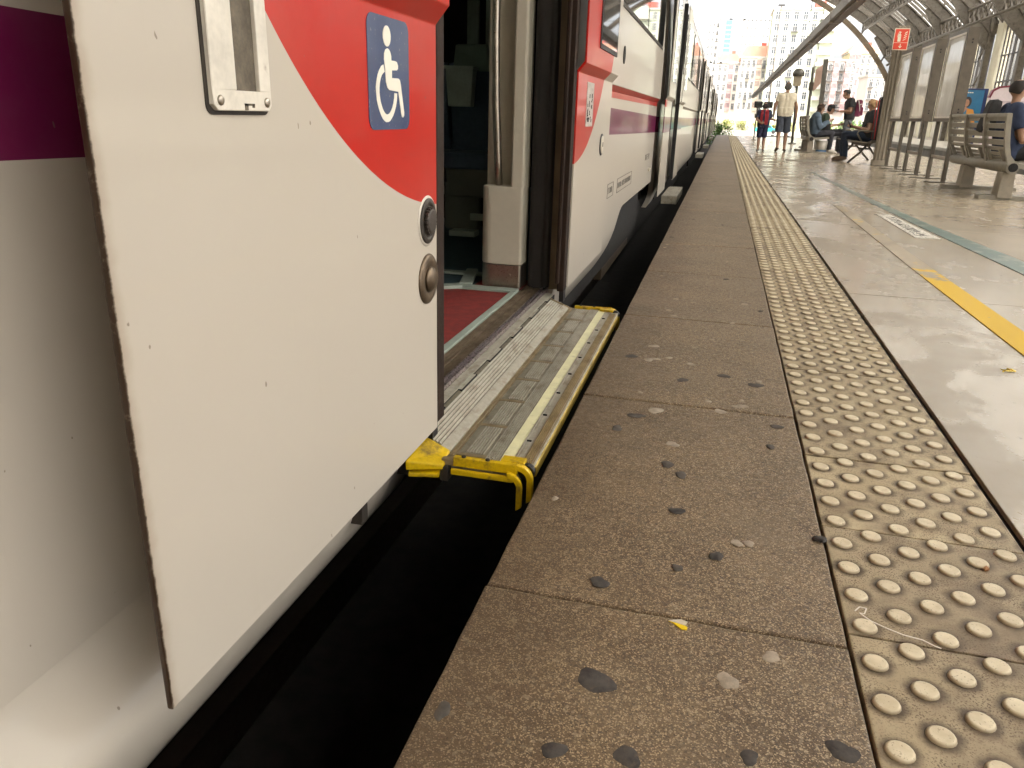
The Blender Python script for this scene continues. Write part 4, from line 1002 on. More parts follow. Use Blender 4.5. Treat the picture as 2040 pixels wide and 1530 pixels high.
MB().obox((1.27, 36, .98), (.1, .08, .16)).build("control_box", m_pole, ib_, .01)
# lighting trunk over the platform
tk = thing("lighting_trunk", "long sloping grey trunk hung low over the platform towards the shed mouth", "cable trunk", (1.77, 36, 2.4))
A_, B_ = Vector((1.77, 7.0, 2.69)), Vector((1.75, 60, 2.36))
MB().bar(A_, B_, .20, .17).build("channel", M("brown_grey_trunk", (.13, .11, .085), .5, .2, sc=6), tk, .01)
MB().bar(A_+Vector((.03, 0, -.097)), B_+Vector((.03, 0, -.097)), .13, .03).build("lamp_lens", M("brown_diffuser", (.10, .055, .04), .4), tk)
for k in range(14):
    c = A_.lerp(B_, (k+.5)/14); MB().box(c.x-.108, c.x+.108, c.y-.02, c.y+.02, c.z-.118, c.z+.092).build("strap", m_steel, tk)
for y in (22.0, 44.0):
    c = A_.lerp(B_, (y-7)/53); MB().tube([c, (c.x, y, 10.8)], .009, 5).build("hanger_rod", m_mull, tk)
# things on the opposite platform
ad = thing("advert_board", "blue framed advert of a seated person leaning on one hand across the track", "poster board", (10.2, 39.1, 0))
ad.rotation_euler = (0, 0, 0)
m_blue = M("advert_blue", (.03, .16, .30), .35, sc=2, var=.15); m_skin_p = M("printed_skin", (.42, .22, .13), .5); m_or = M("printed_orange", (.55, .24, .04), .5); m_hair_p = M("printed_dark", (.03, .022, .02), .5); m_navyf = M("navy_frame", (.02, .03, .10), .4)
MB().box(9.55, 10.75, 39.0, 39.14, .75, 2.35).build("frame", m_navyf, ad, .02); MB().box(9.62, 10.60, 38.99, 39.0, .84, 2.28).build("print", m_blue, ad)
ap = MB(); Yp = (38.984, 38.99)
ap.prism([(10.02+.16*math.cos(t), 1.80+.22*math.sin(t)) for t in [6.283*i/14 for i in range(14)]], 'y', *Yp, mi=2); Yp = (38.980, 38.984)
ap.prism([(10.0+.10*math.cos(t), 1.76+.15*math.sin(t)) for t in [6.283*i/14 for i in range(14)]], 'y', *Yp, mi=0)
ap.prism([(9.75, 1.25), (9.86, 1.22), (10.06, 1.55), (9.98, 1.62)], 'y', *Yp, mi=0); ap.prism([(10.05, 1.55), (10.3, 1.5), (10.42, 1.2), (10.45, .9), (10.1, .9), (10.05, 1.2)], 'y', *Yp, mi=1)
ap.prism([(9.7, .86), (10.05, .86), (10.05, 1.05), (9.72, 1.05)], 'y', *Yp, mi=3)
for x in (9.95, 10.03, 10.11): ap.box(x, x+.06, *Yp, 2.16, 2.2, 3)
ap.build("printed_figure", [m_skin_p, m_or, m_hair_p, m_scream], ad)
for x in (9.7, 10.55): MB().box(x-.04, x+.04, 39.04, 39.1, -.02, .76).build("leg", m_navyf, ad)
kk = thing("billboard", "pale pink and white billboard with curved dark red top across the track", "billboard", (11.2, 35.8, 0))
kp_ = [(11.0, .1), (11.0, 1.9), (11.08, 2.16), (11.3, 2.3), (13.4, 2.55), (13.4, .1)]
m_pk = M("pale_pink_print", (.62, .53, .54), .35, sc=2, var=.12); m_dr = M("dark_red_trim", (.16, .012, .03), .4)
kk.location = (10.2, 37, 0)
MB().prism([(x-.75, z) for x, z in kp_], 'y', 36.9, 37.1).build("panel", m_pk, kk, .02)
for a, b in zip(kp_[1:4], kp_[2:5]): MB().bar((a[0]-.75, 37, a[1]+.03), (b[0]-.75, 37, b[1]+.03), .24, .07).build("trim", m_dr, kk)
MB().box(10.55, 11.0, 36.885, 36.9, .5, 1.55).build("blank_sheet", m_scream, kk); MB().box(10.6, 12.4, 36.885, 36.9, 1.72, 1.82).build("printed_line", M("pink_grey_print", (.45, .36, .38), .5), kk)
MB().tube([(11.0, 37, 2.42), (11.05, 37, 2.52), (11.9, 37, 2.62), (11.95, 37, 2.52)], .03, 6).build("top_rail", m_mull, kk)
for x in (10.5, 12.4): MB().box(x-.05, x+.05, 36.95, 37.05, -.02, .12).build("foot", m_mull, kk)
# ------------------------------------------------------------------ people
m_skin = M("skin", (.40, .235, .155), .5, sc=12, var=.1); m_skin_tan = M("tanned_skin", (.30, .165, .10), .5, sc=12, var=.1)
def cloth(n, c, v=.15): return M(n, c, .85, sc=14, var=v, bump=.3, bsc=150)
m_eye = M("eye", (.02, .015, .012), .2)
def hand(mb, wrist, d, palm_n, side, size=1.0, curl=.5):
    """palm plus five fingers growing along d from the wrist"""
    d = Vector(d).normalized(); n = Vector(palm_n); n = (n-d*n.dot(d)).normalized(); s = d.cross(n)*side
    w = Vector(wrist)
    Mx = Matrix((s, d, n)).transposed()
    mb.ell(w+d*.05*size, (.040*size, .056*size, .017*size), 10, 6, 0, Mx)
    for i, (o, L) in enumerate(((-.028, .062), (-.009, .074), (.010, .070), (.028, .055))):
        b = w+d*.085*size+s*o*size; m = b+(d*math.cos(curl*.6)+n*math.sin(curl*.6))*L*.5*size; e = m+(d*math.cos(curl*1.7)+n*math.sin(curl*1.7))*L*.5*size
        mb.tube([b-d*.02*size, b, m, e], [.009*size, .0092*size, .0085*size, .0065*size], 6)
    b = w+d*.035*size-s*.034*size; m = b+(d*.6-s*.75+n*.3).normalized()*.034*size; e = m+(d*.85-s*.3+n*.45).normalized()*.030*size
    mb.tube([b+s*.012*size, b, m, e], [.011*size, .0115*size, .010*size, .0075*size], 6)
def person(label, J, clothes, skin, hair=None, hair_rule=None, k=1.0, extra=None, group=None, face=None, build=1.0):
    """J: world joints. One skin is grown over the whole skeleton (voxel union, smoothed); clothes are shells lifted off it."""
    V = {a: Vector(b) for a, b in J.items()}
    segs = []
    def sg(tag_, a, b, ra, rb): segs.append((tag_, V[a] if isinstance(a, str) else a, V[b] if isinstance(b, str) else b, ra*k, rb*k))
    b_ = build
    sh = (V['shR']-V['shL']).normalized(); hp_ = (V['hipR']-V['hipL']).normalized()
    for s, h, q in (('shL', 'hipL', 1), ('shR', 'hipR', -1)):
        sg('torso', V[h]+Vector((0, 0, .06*k)), V[s].lerp(V['neck'], .38)-Vector((0, 0, .07*k)), .108*b_, .092*b_)
    sg('torso', 'pelvis', 'chest', .115*b_, .118*b_); sg('torso', 'chest', V['neck']-Vector((0, 0, .03*k)), .105*b_, .06)
    sg('torso', 'shL', 'shR', .060, .060); sg('torso', 'hipL', 'hipR', .098*b_, .098*b_)
    sg('neck', V['neck']-Vector((0, 0, .02*k)), V['neck'].lerp(V['head'], .6), .054, .050)
    for s in 'LR':
        sg('uarm'+s, 'sh'+s, 'el'+s, .052*b_, .042); sg('farm'+s, 'el'+s, 'wr'+s, .041, .027)
        sg('thigh'+s, 'hip'+s, 'kn'+s, .088*b_, .058); sg('shin'+s, 'kn'+s, V['kn'+s].lerp(V['an'+s], .35), .055, .056); sg('shin'+s, V['kn'+s].lerp(V['an'+s], .35), 'an'+s, .056, .036)
        sg('foot'+s, V['an'+s]-Vector((0, 0, .03*k)), 'toe'+s, .040, .030)
    mb = MB()
    for t_, a, b, ra, rb in segs:
        d = (b-a); L = max(d.length, 1e-4); d = d/L
        Rm = d.to_track_quat('Z', 'Y').to_matrix().to_4x4(); Mx = Matrix.Translation(a) @ Rm
        pr = [(ra*math.cos(x), ra*math.sin(x)) for x in (-1.5, -1.0, -.5)]+[(ra, 0)]+[(ra+(rb-ra)*i/4, L*i/4) for i in (1, 2, 3)]+[(rb, L)]+[(rb*math.cos(x), L+rb*math.sin(x)) for x in (.5, 1.0, 1.5)]
        mb.lathe(pr, Mx, 12)
    fd = Vector(face or (0, 1, -.1)).normalized(); up = V['head']-V['neck']; up = (up-fd*up.dot(fd)).normalized(); sd_ = fd.cross(up)
    HM = Matrix((sd_, fd, up)).transposed(); H = V['head']
    def hl(x, y, z): return H+(sd_*x+fd*y+up*z)*k
    mb.ell(hl(0, -.012, .02), (.077*k, .094*k, .103*k), 14, 10, 0, HM)           # skull
    mb.ell(hl(0, .030, -.050), (.056*k, .060*k, .070*k), 12, 8, 0, HM)           # jaw
    mb.ell(hl(0, .082, -.105), (.022*k, .016*k, .018*k), 8, 6, 0, HM)            # chin
    mb.tube([hl(0, .088, .02), hl(0, .108, -.022), hl(0, .095, -.034)], [.009*k, .016*k, .013*k], 6)
    for s in (-1, 1): mb.ell(hl(.078*s, -.005, -.01), (.012*k, .024*k, .034*k), 8, 6, 0, HM)
    for s in (-1, 1): mb.ell(hl(.03*s, .072, .03), (.028*k, .016*k, .010*k), 8, 6, 0, HM)   # brow
    me0 = mb.mesh("tmp", skin); tmp = bpy.data.objects.new("tmp", me0); COL.objects.link(tmp)
    rm = tmp.modifiers.new("r", 'REMESH'); rm.mode = 'VOXEL'; rm.voxel_size = .0125*max(.8, k)
    sm = tmp.modifiers.new("s", 'SMOOTH'); sm.iterations = 5; sm.factor = .5
    dg = bpy.context.evaluated_depsgraph_get(); dg.update()
    me = bpy.data.meshes.new_from_object(tmp.evaluated_get(dg)); bpy.data.objects.remove(tmp)
    me.name = "body"
    # classify faces by nearest bone
    cen = [p.center.copy() for p in me.polygons]; cls = []
    def loc_head(c): q = c-H; return (q.dot(sd_)/k, q.dot(fd)/k, q.dot(up)/k)
    for c in cen:
        best = None
        for t_, a, b, ra, rb in segs:
            d = b-a; t = max(0, min(1, (c-a).dot(d)/max(d.length_squared, 1e-9))); q = (c-(a+d*t)).length-(ra+(rb-ra)*t)
            if best is None or q < best[0]: best = (q, t_, t)
        q = loc_head(c); hd_ = (Vector((q[0]/.085, q[1]/.105, (q[2]+.02)/.125))).length
        if hd_ < 1.12: best = (0, 'head', 0)
        cls.append((best[1], best[2]))
    nrm = [v.normal.copy() for v in me.vertices]; co = [v.co.copy() for v in me.vertices]
    polys = [list(p.vertices) for p in me.polygons]
    base = V['pelvis'].copy(); base.z = min(V['anL'].z, V['anR'].z)-.09*k; base.z = max(base.z, 0)
    P = thing("person", label, "person", base, group)
    # body: remeshed skin plus hands
    bmx = MB(); bmx.v = [tuple(c) for c in co]; bmx.f = [list(q) for q in polys]; bmx.m = [0]*len(polys); bmx.sm = [True]*len(polys)
    for s, q in (('L', 1), ('R', -1)):
        d = (V['wr'+s]-V['el'+s]).normalized(); pn = V.get('pn'+s, Vector((-q*1.0, 0, -.1))); hd2 = V.get('hd'+s, d)
        hand(bmx, V['wr'+s], hd2, pn, q, k*.95, .7)
    me1 = bpy.data.meshes.new("body"); me1.from_pydata(bmx.v, [], bmx.f); me1.materials.append(skin); me1.polygons.foreach_set("use_smooth", [True]*len(bmx.f)); link("body", me1, P)
    def shell(name, mat, test, off, wr=.004, flare=None, thick=True):
        idx = [i for i in range(len(polys)) if test(cls[i][0], cls[i][1], cen[i])]
        if not idx: return
        used = {}; v = []; f = []
        for i in idx:
            r = []
            for j in polys[i]:
                if j not in used:
                    c = co[j]; n_ = nrm[j]; o_ = off+wr*.8*math.sin(c.x*21+c.z*33+2*math.sin(c.y*17))*math.sin(c.z*19-c.x*27)+(flare(c) if flare else 0)
                    used[j] = len(v); v.append(tuple(c+n_*o_*k))
                r.append(used[j])
            f.append(r)
        mm = bpy.data.meshes.new(name); mm.from_pydata(v, [], f); mm.materials.append(mat)
        bm = bmesh.new(); bm.from_mesh(mm)
        for _ in range(14):                                     # even out the cut edges
            nb = {}
            for e in bm.edges:
                if e.is_boundary:
                    a, b = e.verts; nb.setdefault(a, []).append(b.co.copy()); nb.setdefault(b, []).append(a.co.copy())
            for v_, q_ in nb.items():
                if len(q_) == 2: v_.co = v_.co*.4+(q_[0]+q_[1])*.3
        bm.normal_update()
        if thick:                                               # turn the hems in towards the body
            ring = [e for e in bm.edges if e.is_boundary]
            nv = [q for q in bmesh.ops.extrude_edge_only(bm, edges=ring)['geom'] if isinstance(q, bmesh.types.BMVert)]
            for v_ in nv: v_.co -= v_.normal*.010*k
        for fc in bm.faces: fc.smooth = True
        bm.to_mesh(mm); bm.free(); return link(name, mm, P)
    for c in clothes: shell(*c)
    if hair is not None:
        rule = hair_rule or (lambda x, y, z: z > .075-.02*abs(x)/.08 or (y < .0 and z > -.07) or (y < .03 and z > .03))
        shell("hair", hair, lambda t_, t, c: t_ == 'head' and rule(*loc_head(c)), .012, .006)
    ey = MB()
    for s in (-1, 1): ey.ell(hl(.031*s, .083, .008), (.011*k, .008*k, .008*k), 8, 6, 0, HM)
    ey.build("eyes", m_eye, P)
    if extra: extra(P, V)
    return P
def legs(t): return t.startswith('thigh') or t.startswith('shin')
def add_part(P, name, mb, mat, bev=0): return mb.build(name, mat, P, bev)
# man in cream tee-shirt, walking away
X0, Y0_ = 1.57, 23.3
def stand(x, y, k=1.0, lean=0.0, **kw):
    D = dict(pelvis=(0, 0, .96), chest=(0, .01, 1.30), neck=(0, -.01, 1.49), head=(0, .02, 1.635), shL=(-.185, -.01, 1.425), shR=(.185, -.01, 1.425), hipL=(-.085, 0, .93), hipR=(.085, 0, .93),
             elL=(-.25, -.02, 1.14), elR=(.25, -.02, 1.14), wrL=(-.27, .06, .90), wrR=(.27, .06, .90), knL=(-.095, .04, .50), knR=(.095, .04, .50), anL=(-.10, -.02, .085), anR=(.10, -.02, .085), toeL=(-.115, .12, .03), toeR=(.115, .12, .03))
    D.update(kw); return {a: (x+b[0]*k, y+b[1]*k, b[2]*k) if not a.startswith(('pn', 'hd')) else b for a, b in D.items()}
c_cream = cloth("cream_cotton", (.60, .53, .40)); c_short = cloth("slate_shorts", (.045, .052, .068)); c_sand = cloth("sandal_leather", (.10, .065, .045))
h_grey = cloth("grey_hair", (.095, .085, .078), .3); h_dark = cloth("dark_hair", (.018, .013, .010), .3); h_brown = cloth("brown_hair", (.055, .028, .016), .3); h_blond = cloth("fair_hair", (.30, .185, .09), .3)
tee = lambda t, u, c: t == 'torso' or (t.startswith('uarm') and u < .62)
def man_extra(P, V):
    w = V['wrR']; add_part(P, "held_bottle", MB().tube([w+Vector((.0, .02, -.02)), w+Vector((-.02, .03, -.17)), w+Vector((-.03, .03, -.24))], [.03, .032, .024], 10), m_case)
person("tall man in cream shirt and dark shorts walking away hand in hand with a child",
       stand(X0, Y0_, 1.02, shL=(-.178, -.01, 1.43), shR=(.178, -.01, 1.43), elL=(-.275, -.03, 1.15), wrL=(-.275, .03, .91), elR=(.28, -.03, 1.14), wrR=(.30, .02, .89), knL=(-.09, -.02, .50), anL=(-.09, -.20, .13), toeL=(-.12, -.08, .03), knR=(.10, .07, .50), anR=(.11, .06, .085), toeR=(.14, .20, .03), pnL=(1, 0, 0), pnR=(-1, 0, 0)),
       [("shirt", c_cream, lambda t, u, c: (t == 'torso' and c.z > .93) or (t.startswith('uarm') and u < .52), .016, .005, lambda c: .008 if c.z < 1.15 and abs(c.x-1.57) < .17 else .0), ("shorts", c_short, lambda t, u, c: (t == 'torso' and c.z < 1.0) or t.startswith('hip') or (t.startswith('thigh') and u < .98), .022, .006, lambda c: max(0, .9-c.z)*.07),
        ("sandal", c_sand, lambda t, u, c: t.startswith('foot') and c.z < .12, .006)], m_skin_tan, h_grey, extra=man_extra, build=1.04)
c_navy = cloth("navy_jersey", (.022, .024, .05)); c_redp = cloth("red_jersey", (.24, .012, .018)); c_nshort = cloth("navy_shorts", (.022, .022, .055)); c_shoe = cloth("grey_shoe", (.16, .14, .13))
person("small child in navy and red jersey and navy shorts holding the man's hand",
       stand(1.04, 23.15, .715, elR=(.27, .02, 1.17), wrR=(.36, .12, 1.16), elL=(-.26, -.08, 1.16), wrL=(-.10, -.17, 1.03), head=(0, .02, 1.63), anL=(-.09, -.06, .09), toeL=(-.11, .08, .03), hdL=(1, -.1, .1), pnL=(0, -1, 0)),
       [("shirt", c_navy, lambda t, u, c: (t == 'torso' and c.z > .64) or (t.startswith('uarm') and u < .75), .014, .005, lambda c: .012), ("shirt_panel", c_redp, lambda t, u, c: t == 'torso' and c.z > .70 and ((abs(c.x-1.04-.055) < .045) or (abs(c.x-1.04+.06) < .03)) and c.y < 23.13, .031, .005),
        ("shorts", c_nshort, lambda t, u, c: (t == 'torso' and c.z < .70) or (t.startswith('thigh') and u < .95), .02, .005, lambda c: max(0, .66-c.z)*.06), ("shoe", c_shoe, lambda t, u, c: t.startswith('foot') and c.z < .09, .010)], m_skin_tan, h_dark, k=.78)
def sit(x, y, f, k=1.0, seat=.43, **kw):
    """seated figure facing along unit x direction f (+1 / -1); local (forward, left, up)"""
    D = dict(pelvis=(0, 0, .10), chest=(-.03, 0, .43), neck=(.0, 0, .61), head=(.06, 0, .755), shL=(-.01, .18, .55), shR=(-.01, -.18, .55), hipL=(.02, .085, .08), hipR=(.02, -.085, .08), elL=(.06, .22, .28), elR=(.06, -.22, .28),
             wrL=(.27, .10, .30), wrR=(.27, -.10, .30), knL=(.45, .12, .10), knR=(.45, -.12, .10), anL=(.44, .12, -.33), anR=(.44, -.12, -.33), toeL=(.60, .13, -.395), toeR=(.60, -.13, -.395))
    D.update(kw); r = {}
    for a, b in D.items():
        if a.startswith(('pn', 'hd')): r[a] = (b[0]*f, b[1]*f, b[2])
        else: r[a] = (x+b[0]*k*f, y+b[1]*k*f, seat+b[2]*k)
    return r
c_denim = cloth("blue_denim", (.075, .105, .14)); c_dtrou = cloth("dark_trousers", (.028, .027, .033)); c_white = cloth("white_tee", (.55, .52, .47)); c_wshoe = cloth("white_shoe", (.48, .43, .36)); c_black = cloth("black_cotton", (.017, .016, .016)); c_jean = cloth("blue_jeans", (.022, .032, .055)); c_gjean = cloth("grey_jeans", (.12, .125, .135)); c_brshoe = cloth("brown_shoe", (.13, .085, .055)); c_olive = cloth("olive_cotton", (.03, .045, .025)); c_burg = cloth("burgundy_backpack", (.13, .018, .045))
trous = lambda z0: (lambda t, u, c: legs(t) or (t == 'torso' and c.z < z0))
longs = lambda z0: (lambda t, u, c: (t == 'torso' and c.z > z0) or t.startswith('uarm') or (t.startswith('farm') and u < .85))
def bag_a(P, V): add_part(P, "lap_bag", MB().obox(V['pelvis']+Vector((.30, 0, .16)), (.16, .26, .20)), c_black, .04)
longhair = lambda x, y, z: z > .06 or (y < .03 and z > -.14) or (abs(x) > .055 and y < .05 and z > -.10)
person("seated person with brown hair in a blue denim jacket looking at a phone", sit(2.42, 23.5, 1, .98, wrL=(.33, .05, .40), wrR=(.35, -.04, .42), elL=(.10, .22, .25), elR=(.10, -.22, .25), head=(.08, 0, .74)),
       [("jacket", c_denim, longs(.50), .024, .008, lambda c: .012), ("trousers", c_dtrou, trous(.56), .014, .006), ("shoe", c_wshoe, lambda t, u, c: t.startswith('foot') and c.z < .13, .012)], m_skin, h_brown, longhair, k=.98, face=(1, 0, -.35), extra=bag_a)
def cap_b(P, V):
    H = V['head']; add_part(P, "cap", MB().ell(H+Vector((-.0, 0, .065)), (.108, .098, .075), 14, 8).box(H.x+.06, H.x+.20, H.y-.07, H.y+.07, H.z+.045, H.z+.06), c_black, 0)
person("seated person in a black cap and olive top behind the denim jacket", sit(2.74, 24.35, 1, 1.0, head=(.12, 0, .72), neck=(.03, 0, .60), wrL=(.42, .06, .33), wrR=(.42, -.06, .33), knL=(.47, .12, .14), knR=(.47, -.12, .10)),
       [("shirt", c_olive, tee, .018, .006), ("trousers", c_dtrou, trous(.56), .014, .006), ("shoe", c_black, lambda t, u, c: t.startswith('foot') and c.z < .13, .012)], m_skin, h_dark, k=1.0, face=(1, 0, -.3), extra=cap_b)
# standing man with burgundy backpack, facing the track, looking down at a phone
def bp_extra(P, V):
    c = V['chest']; mb = MB().obox(c+Vector((.19, -.02, -.06)), (.17, .30, .44), Matrix.Rotation(.08, 3, 'Y'), 0, .86); o = add_part(P, "backpack", mb, c_burg, .055)
    MB().obox(c+Vector((.28, -.02, -.14)), (.07, .24, .22)).build("backpack_pocket", c_burg, o, .03)
    MB().tube([c+Vector((.15, -.18, .14)), c+Vector((.19, -.19, .0)), c+Vector((.22, -.18, -.14))], .010, 6).tube([c+Vector((.18, -.19, .02)), c+Vector((.25, -.18, .05))], .008, 6).build("backpack_strap", c_white, o)
    add_part(P, "phone", MB().obox(V['wrL']+Vector((-.12, .06, .02)), (.14, .075, .012), Matrix.Rotation(.3, 3, 'Y')), m_case, .003)
R90 = lambda b: (-b[1], b[0], b[2])
def stand_rot(x, y, k, **kw):
    D = stand(0, 0, 1.0, **kw); r = {}
    for a, b in D.items():
        q = R90(b); r[a] = q if a.startswith(('pn', 'hd')) else (x+q[0]*k, y+q[1]*k, q[2]*k)
    return r
person("man in black tee and grey jeans with a burgundy backpack looking down at his phone",
       stand_rot(3.34, 24.2, .98, neck=(0, .06, 1.47), head=(0, .16, 1.585), chest=(0, .0, 1.28), shL=(-.18, .03, 1.41), shR=(.18, .03, 1.41), elL=(-.22, .03, 1.13), elR=(.22, .03, 1.13), wrL=(-.06, .26, 1.12), wrR=(.08, .26, 1.13), hdL=(.3, 1, 0), hdR=(-.3, 1, 0), pnL=(0, 0, 1), pnR=(0, 0, 1), anL=(-.13, .02, .085), anR=(.13, -.03, .085)),
       [("shirt", c_black, lambda t, u, c: (t == 'torso' and c.z > .90) or (t.startswith('uarm') and u < .62), .018, .006, lambda c: .012), ("jeans", c_gjean, trous(.97), .016, .007), ("shoe", c_navy, lambda t, u, c: t.startswith('foot') and c.z < .13, .012)], m_skin_tan, h_dark, lambda x, y, z: z > .075 or (y < -.01 and z > -.03), face=(-1, 0, -.55), extra=bp_extra)
def ph_c(P, V): add_part(P, "phone", MB().obox(V['wrL']+Vector((-.10, -.05, .04)), (.02, .075, .14), Matrix.Rotation(-.5, 3, 'Y')), m_case, .003)
person("seated person with short fair hair in black top and jeans holding a phone", sit(3.08, 19.0, -1, 1.0, .45, head=(.02, 0, .735), wrL=(.34, .04, .29), wrR=(.35, -.05, .28), elL=(.06, .24, .22), elR=(.06, -.24, .22), knL=(.50, .10, .13), knR=(.48, -.12, .08), anL=(.42, .06, -.34), anR=(.46, -.12, -.34), toeL=(.58, .05, -.41), toeR=(.63, -.14, -.41)),
       [("shirt", c_black, lambda t, u, c: (t == 'torso' and c.z > .52) or (t.startswith('uarm') and u < .6), .022, .008, lambda c: .012), ("jeans", c_jean, trous(.60), .016, .006), ("shoe", c_brshoe, lambda t, u, c: t.startswith('foot') and c.z < .13, .013)], m_skin, h_blond, lambda x, y, z: z > .055 or (y < .01 and z > -.085) or (abs(x) > .05 and y < .03 and z > -.03), face=(-1, .1, -.3), extra=ph_c, build=1.12)
def bag_n(P, V): 
    c = V['chest']; add_part(P, "backpack", MB().obox(c+Vector((-.19, .10, .05)), (.16, .34, .40), Matrix.Rotation(.15, 3, 'Y'), 0, .8), c_black, .07)
person("man in navy tee sitting on the near bench with a black rucksack", sit(3.41, 11.2, 1, 1.05, .43, head=(.0, 0, .765), wrL=(.34, .10, .22), wrR=(.33, -.10, .24), elL=(.06, .26, .23), elR=(.08, -.25, .22)),
       [("shirt", cloth("navy_tee", (.020, .030, .065)), tee, .02, .008, lambda c: .01), ("trousers", c_black, trous(.58), .014, .006), ("shoe", c_black, lambda t, u, c: t.startswith('foot') and c.z < .13, .012)], m_skin_tan, h_dark, lambda x, y, z: z > .05 or (y < .01 and z > -.05), face=(1, .1, -.4), extra=bag_n, build=1.1)

# ------------------------------------------------------------------ the town beyond the shed
def wallm(n, c): return M(n, c, .85, sc=.25, var=.08, dirt=tuple(v*.7 for v in c), dirt_amt=.1)
m_pa = wallm("white_facade", (.66, .62, .56)); m_pb = wallm("pale_facade", (.70, .66, .60)); m_gr = wallm("pale_green_facade", (.62, .66, .52)); m_pk2 = wallm("pinkish_facade", (.60, .52, .48)); m_ye = wallm("yellow_facade", (.66, .57, .38)); m_wh = wallm("far_white_facade", (.72, .70, .68))
m_tile2 = M("orange_roof_tiles", (.50, .27, .19), .8, sc=.6); m_bay = M("dull_red_bay", (.46, .29, .27), .6, sc=.6); m_or2 = M("terracotta_bay", (.55, .40, .32), .7, sc=.6); m_wf = M("window_surround", (.45, .42, .38), .7); m_wg = glass_mat("window_glass_far", (.05, .06, .07)); m_bl = glass_mat("blue_tower_glass", (.10, .22, .30)); m_red_b = M("red_brick_stack", (.45, .10, .07), .8); m_iron2 = M("balcony_iron", (.09, .085, .08), .6)
GZ = -1.35
def building(label, x0, x1, y, h, mat, cols, rows, bays=(), roof=None, z_first=3.2, balc=(), ww=.42, wh=.62, cat="apartment building", depth=14, green=None):
    t = thing("apartment_building", label, cat, ((x0+x1)/2, y, GZ))
    MB().box(x0, x1, y, y+depth, GZ, h).build("wall", mat, t)
    MB().box(x0-.25, x1+.25, y-.35, y+depth, h, h+.45).build("cornice", m_wf, t)
    cw = (x1-x0)/cols; fh = (h-z_first)/rows; w_ = cw*ww; hh = fh*wh
    wm = MB(); tq = .14; 
    for a in ((-w_/2-tq, -w_/2, -tq, hh+tq), (w_/2, w_/2+tq, -tq, hh+tq)): wm.box(a[0], a[1], -.12, .02, a[2], a[3])
    wm.box(-w_/2, w_/2, -.12, .02, hh, hh+tq); wm.box(-w_/2-.1, w_/2+.1, -.28, .02, -tq, 0); wm.box(-.05, .05, -.09, .0, 0, hh); wm.box(-w_/2, w_/2, -.09, 0, hh*.62, hh*.62+.08)
    wme = wm.mesh("window", m_wf); pme = MB().box(-w_/2, w_/2, -.05, -.01, 0, hh).mesh("pane", m_wg)
    bme = None
    for r in range(rows):
        z = z_first+r*fh+fh*.18
        for c in range(cols):
            if c in bays: continue
            xc = x0+(c+.5)*cw
            o = link("window", wme, t, Vector((xc, y, z))-t.location); link("pane", pme, o, (0, 0, 0))
            if (c, r % 2) in balc or (c, -1) in balc:
                if bme is None:
                    q = MB().box(-cw*.42, cw*.42, -1.1, 0, -.35, -.15)
                    for k in range(9): u = -cw*.41+k*cw*.82/8; q.box(u-.03, u+.03, -1.08, -1.02, -.15, .85)
                    q.box(-cw*.42, cw*.42, -1.1, -1.02, .85, .93); bme = q.mesh("balcony", m_iron2)
                link("balcony", bme, t, Vector((xc, y, z))-t.location)
    for c, m_ in (bays.items() if isinstance(bays, dict) else ()):
        xc = x0+(c+.5)*cw
        for r in range(rows):
            z = z_first+r*fh
            o = MB().box(xc-cw*.46, xc+cw*.46, y-1.0, y, z+.1, z+fh*.36).build("bay", m_, t); MB().box(xc-cw*.46, xc+cw*.46, y-1.0, y, z+fh*.86, z+fh).build("bay_head", m_, t)
            q = MB().box(xc-cw*.42, xc+cw*.42, y-.92, y, z+fh*.36, z+fh*.86).build("pane", m_wg, o)
            b = MB()
            for k in range(5): u = xc-cw*.42+k*cw*.84/4; b.box(u-.07, u+.07, y-1.0, y-.92, z+fh*.36, z+fh*.86)
            b.build("mullion", m_, o)
    if roof:
        MB().prism([(x0-.4, h+.45), (x1+.4, h+.45), (x1-(x1-x0)*.12, h+roof), (x0+(x1-x0)*.12, h+roof)], 'y', y+.4, y+depth).build("roof", m_tile2, t)
        MB().box(x0+(x1-x0)*.6, x0+(x1-x0)*.75, y+2, y+3.4, h+.5, h+roof+.9).build("chimney", m_red_b, t)
    return t
building("white terraced block with a column of dull red glazed bays beside the train", -3.67, 2.6, 250, 16.2, m_pa, 4, 5, {2: m_bay}, 2.6)
building("white block with terracotta bays and an orange tiled roof in mid row", 2.75, 11.1, 240, 17.0, m_pb, 6, 5, {3: m_or2}, 3.2, balc={(1, 1), (4, 0)})
gb = building("tall pale green block of flats with a balcony tower and red chimney stack", 9.4, 25.4, 230, 28.0, m_gr, 7, 9, balc={(2, 1), (5, 0)})
tw = MB().box(21.6, 24.6, 227.6, 230, GZ, 28.6); tw.build("balcony_tower", m_gr, gb)
for r in range(9): MB().box(21.0, 25.2, 226.2, 227.6, 3.4+r*2.75, 3.6+r*2.75).box(21.0, 25.2, 226.2, 226.3, 3.6+r*2.75, 4.4+r*2.75).build("balcony", m_wf, gb)
MB().box(19.6, 22.2, 232, 235, 28.4, 30.2).build("chimney", m_red_b, gb)
for x in (17.2, 23.3): MB().box(x, x+.9, 232, 233, 28.4, 29.9).build("vent_stack", m_wf, gb)
building("pinkish block with rows of glazed red galleries behind the standing man", 23.4, 30.2, 220, 15.2, m_pk2, 5, 5, {1: m_bay, 3: m_bay}, balc={(2, -1), (0, -1)})
building("yellow block with red upper galleries right of the pinkish block", 30.6, 38.0, 240, 18.5, m_ye, 5, 5, {0: m_bay, 1: m_bay}, balc={(3, 1)}, roof=2.0)
building("low pinkish building with grey windows next to the column", 30.3, 37.2, 200, 10.8, m_pk2, 5, 3, {}, balc={(0, -1)})
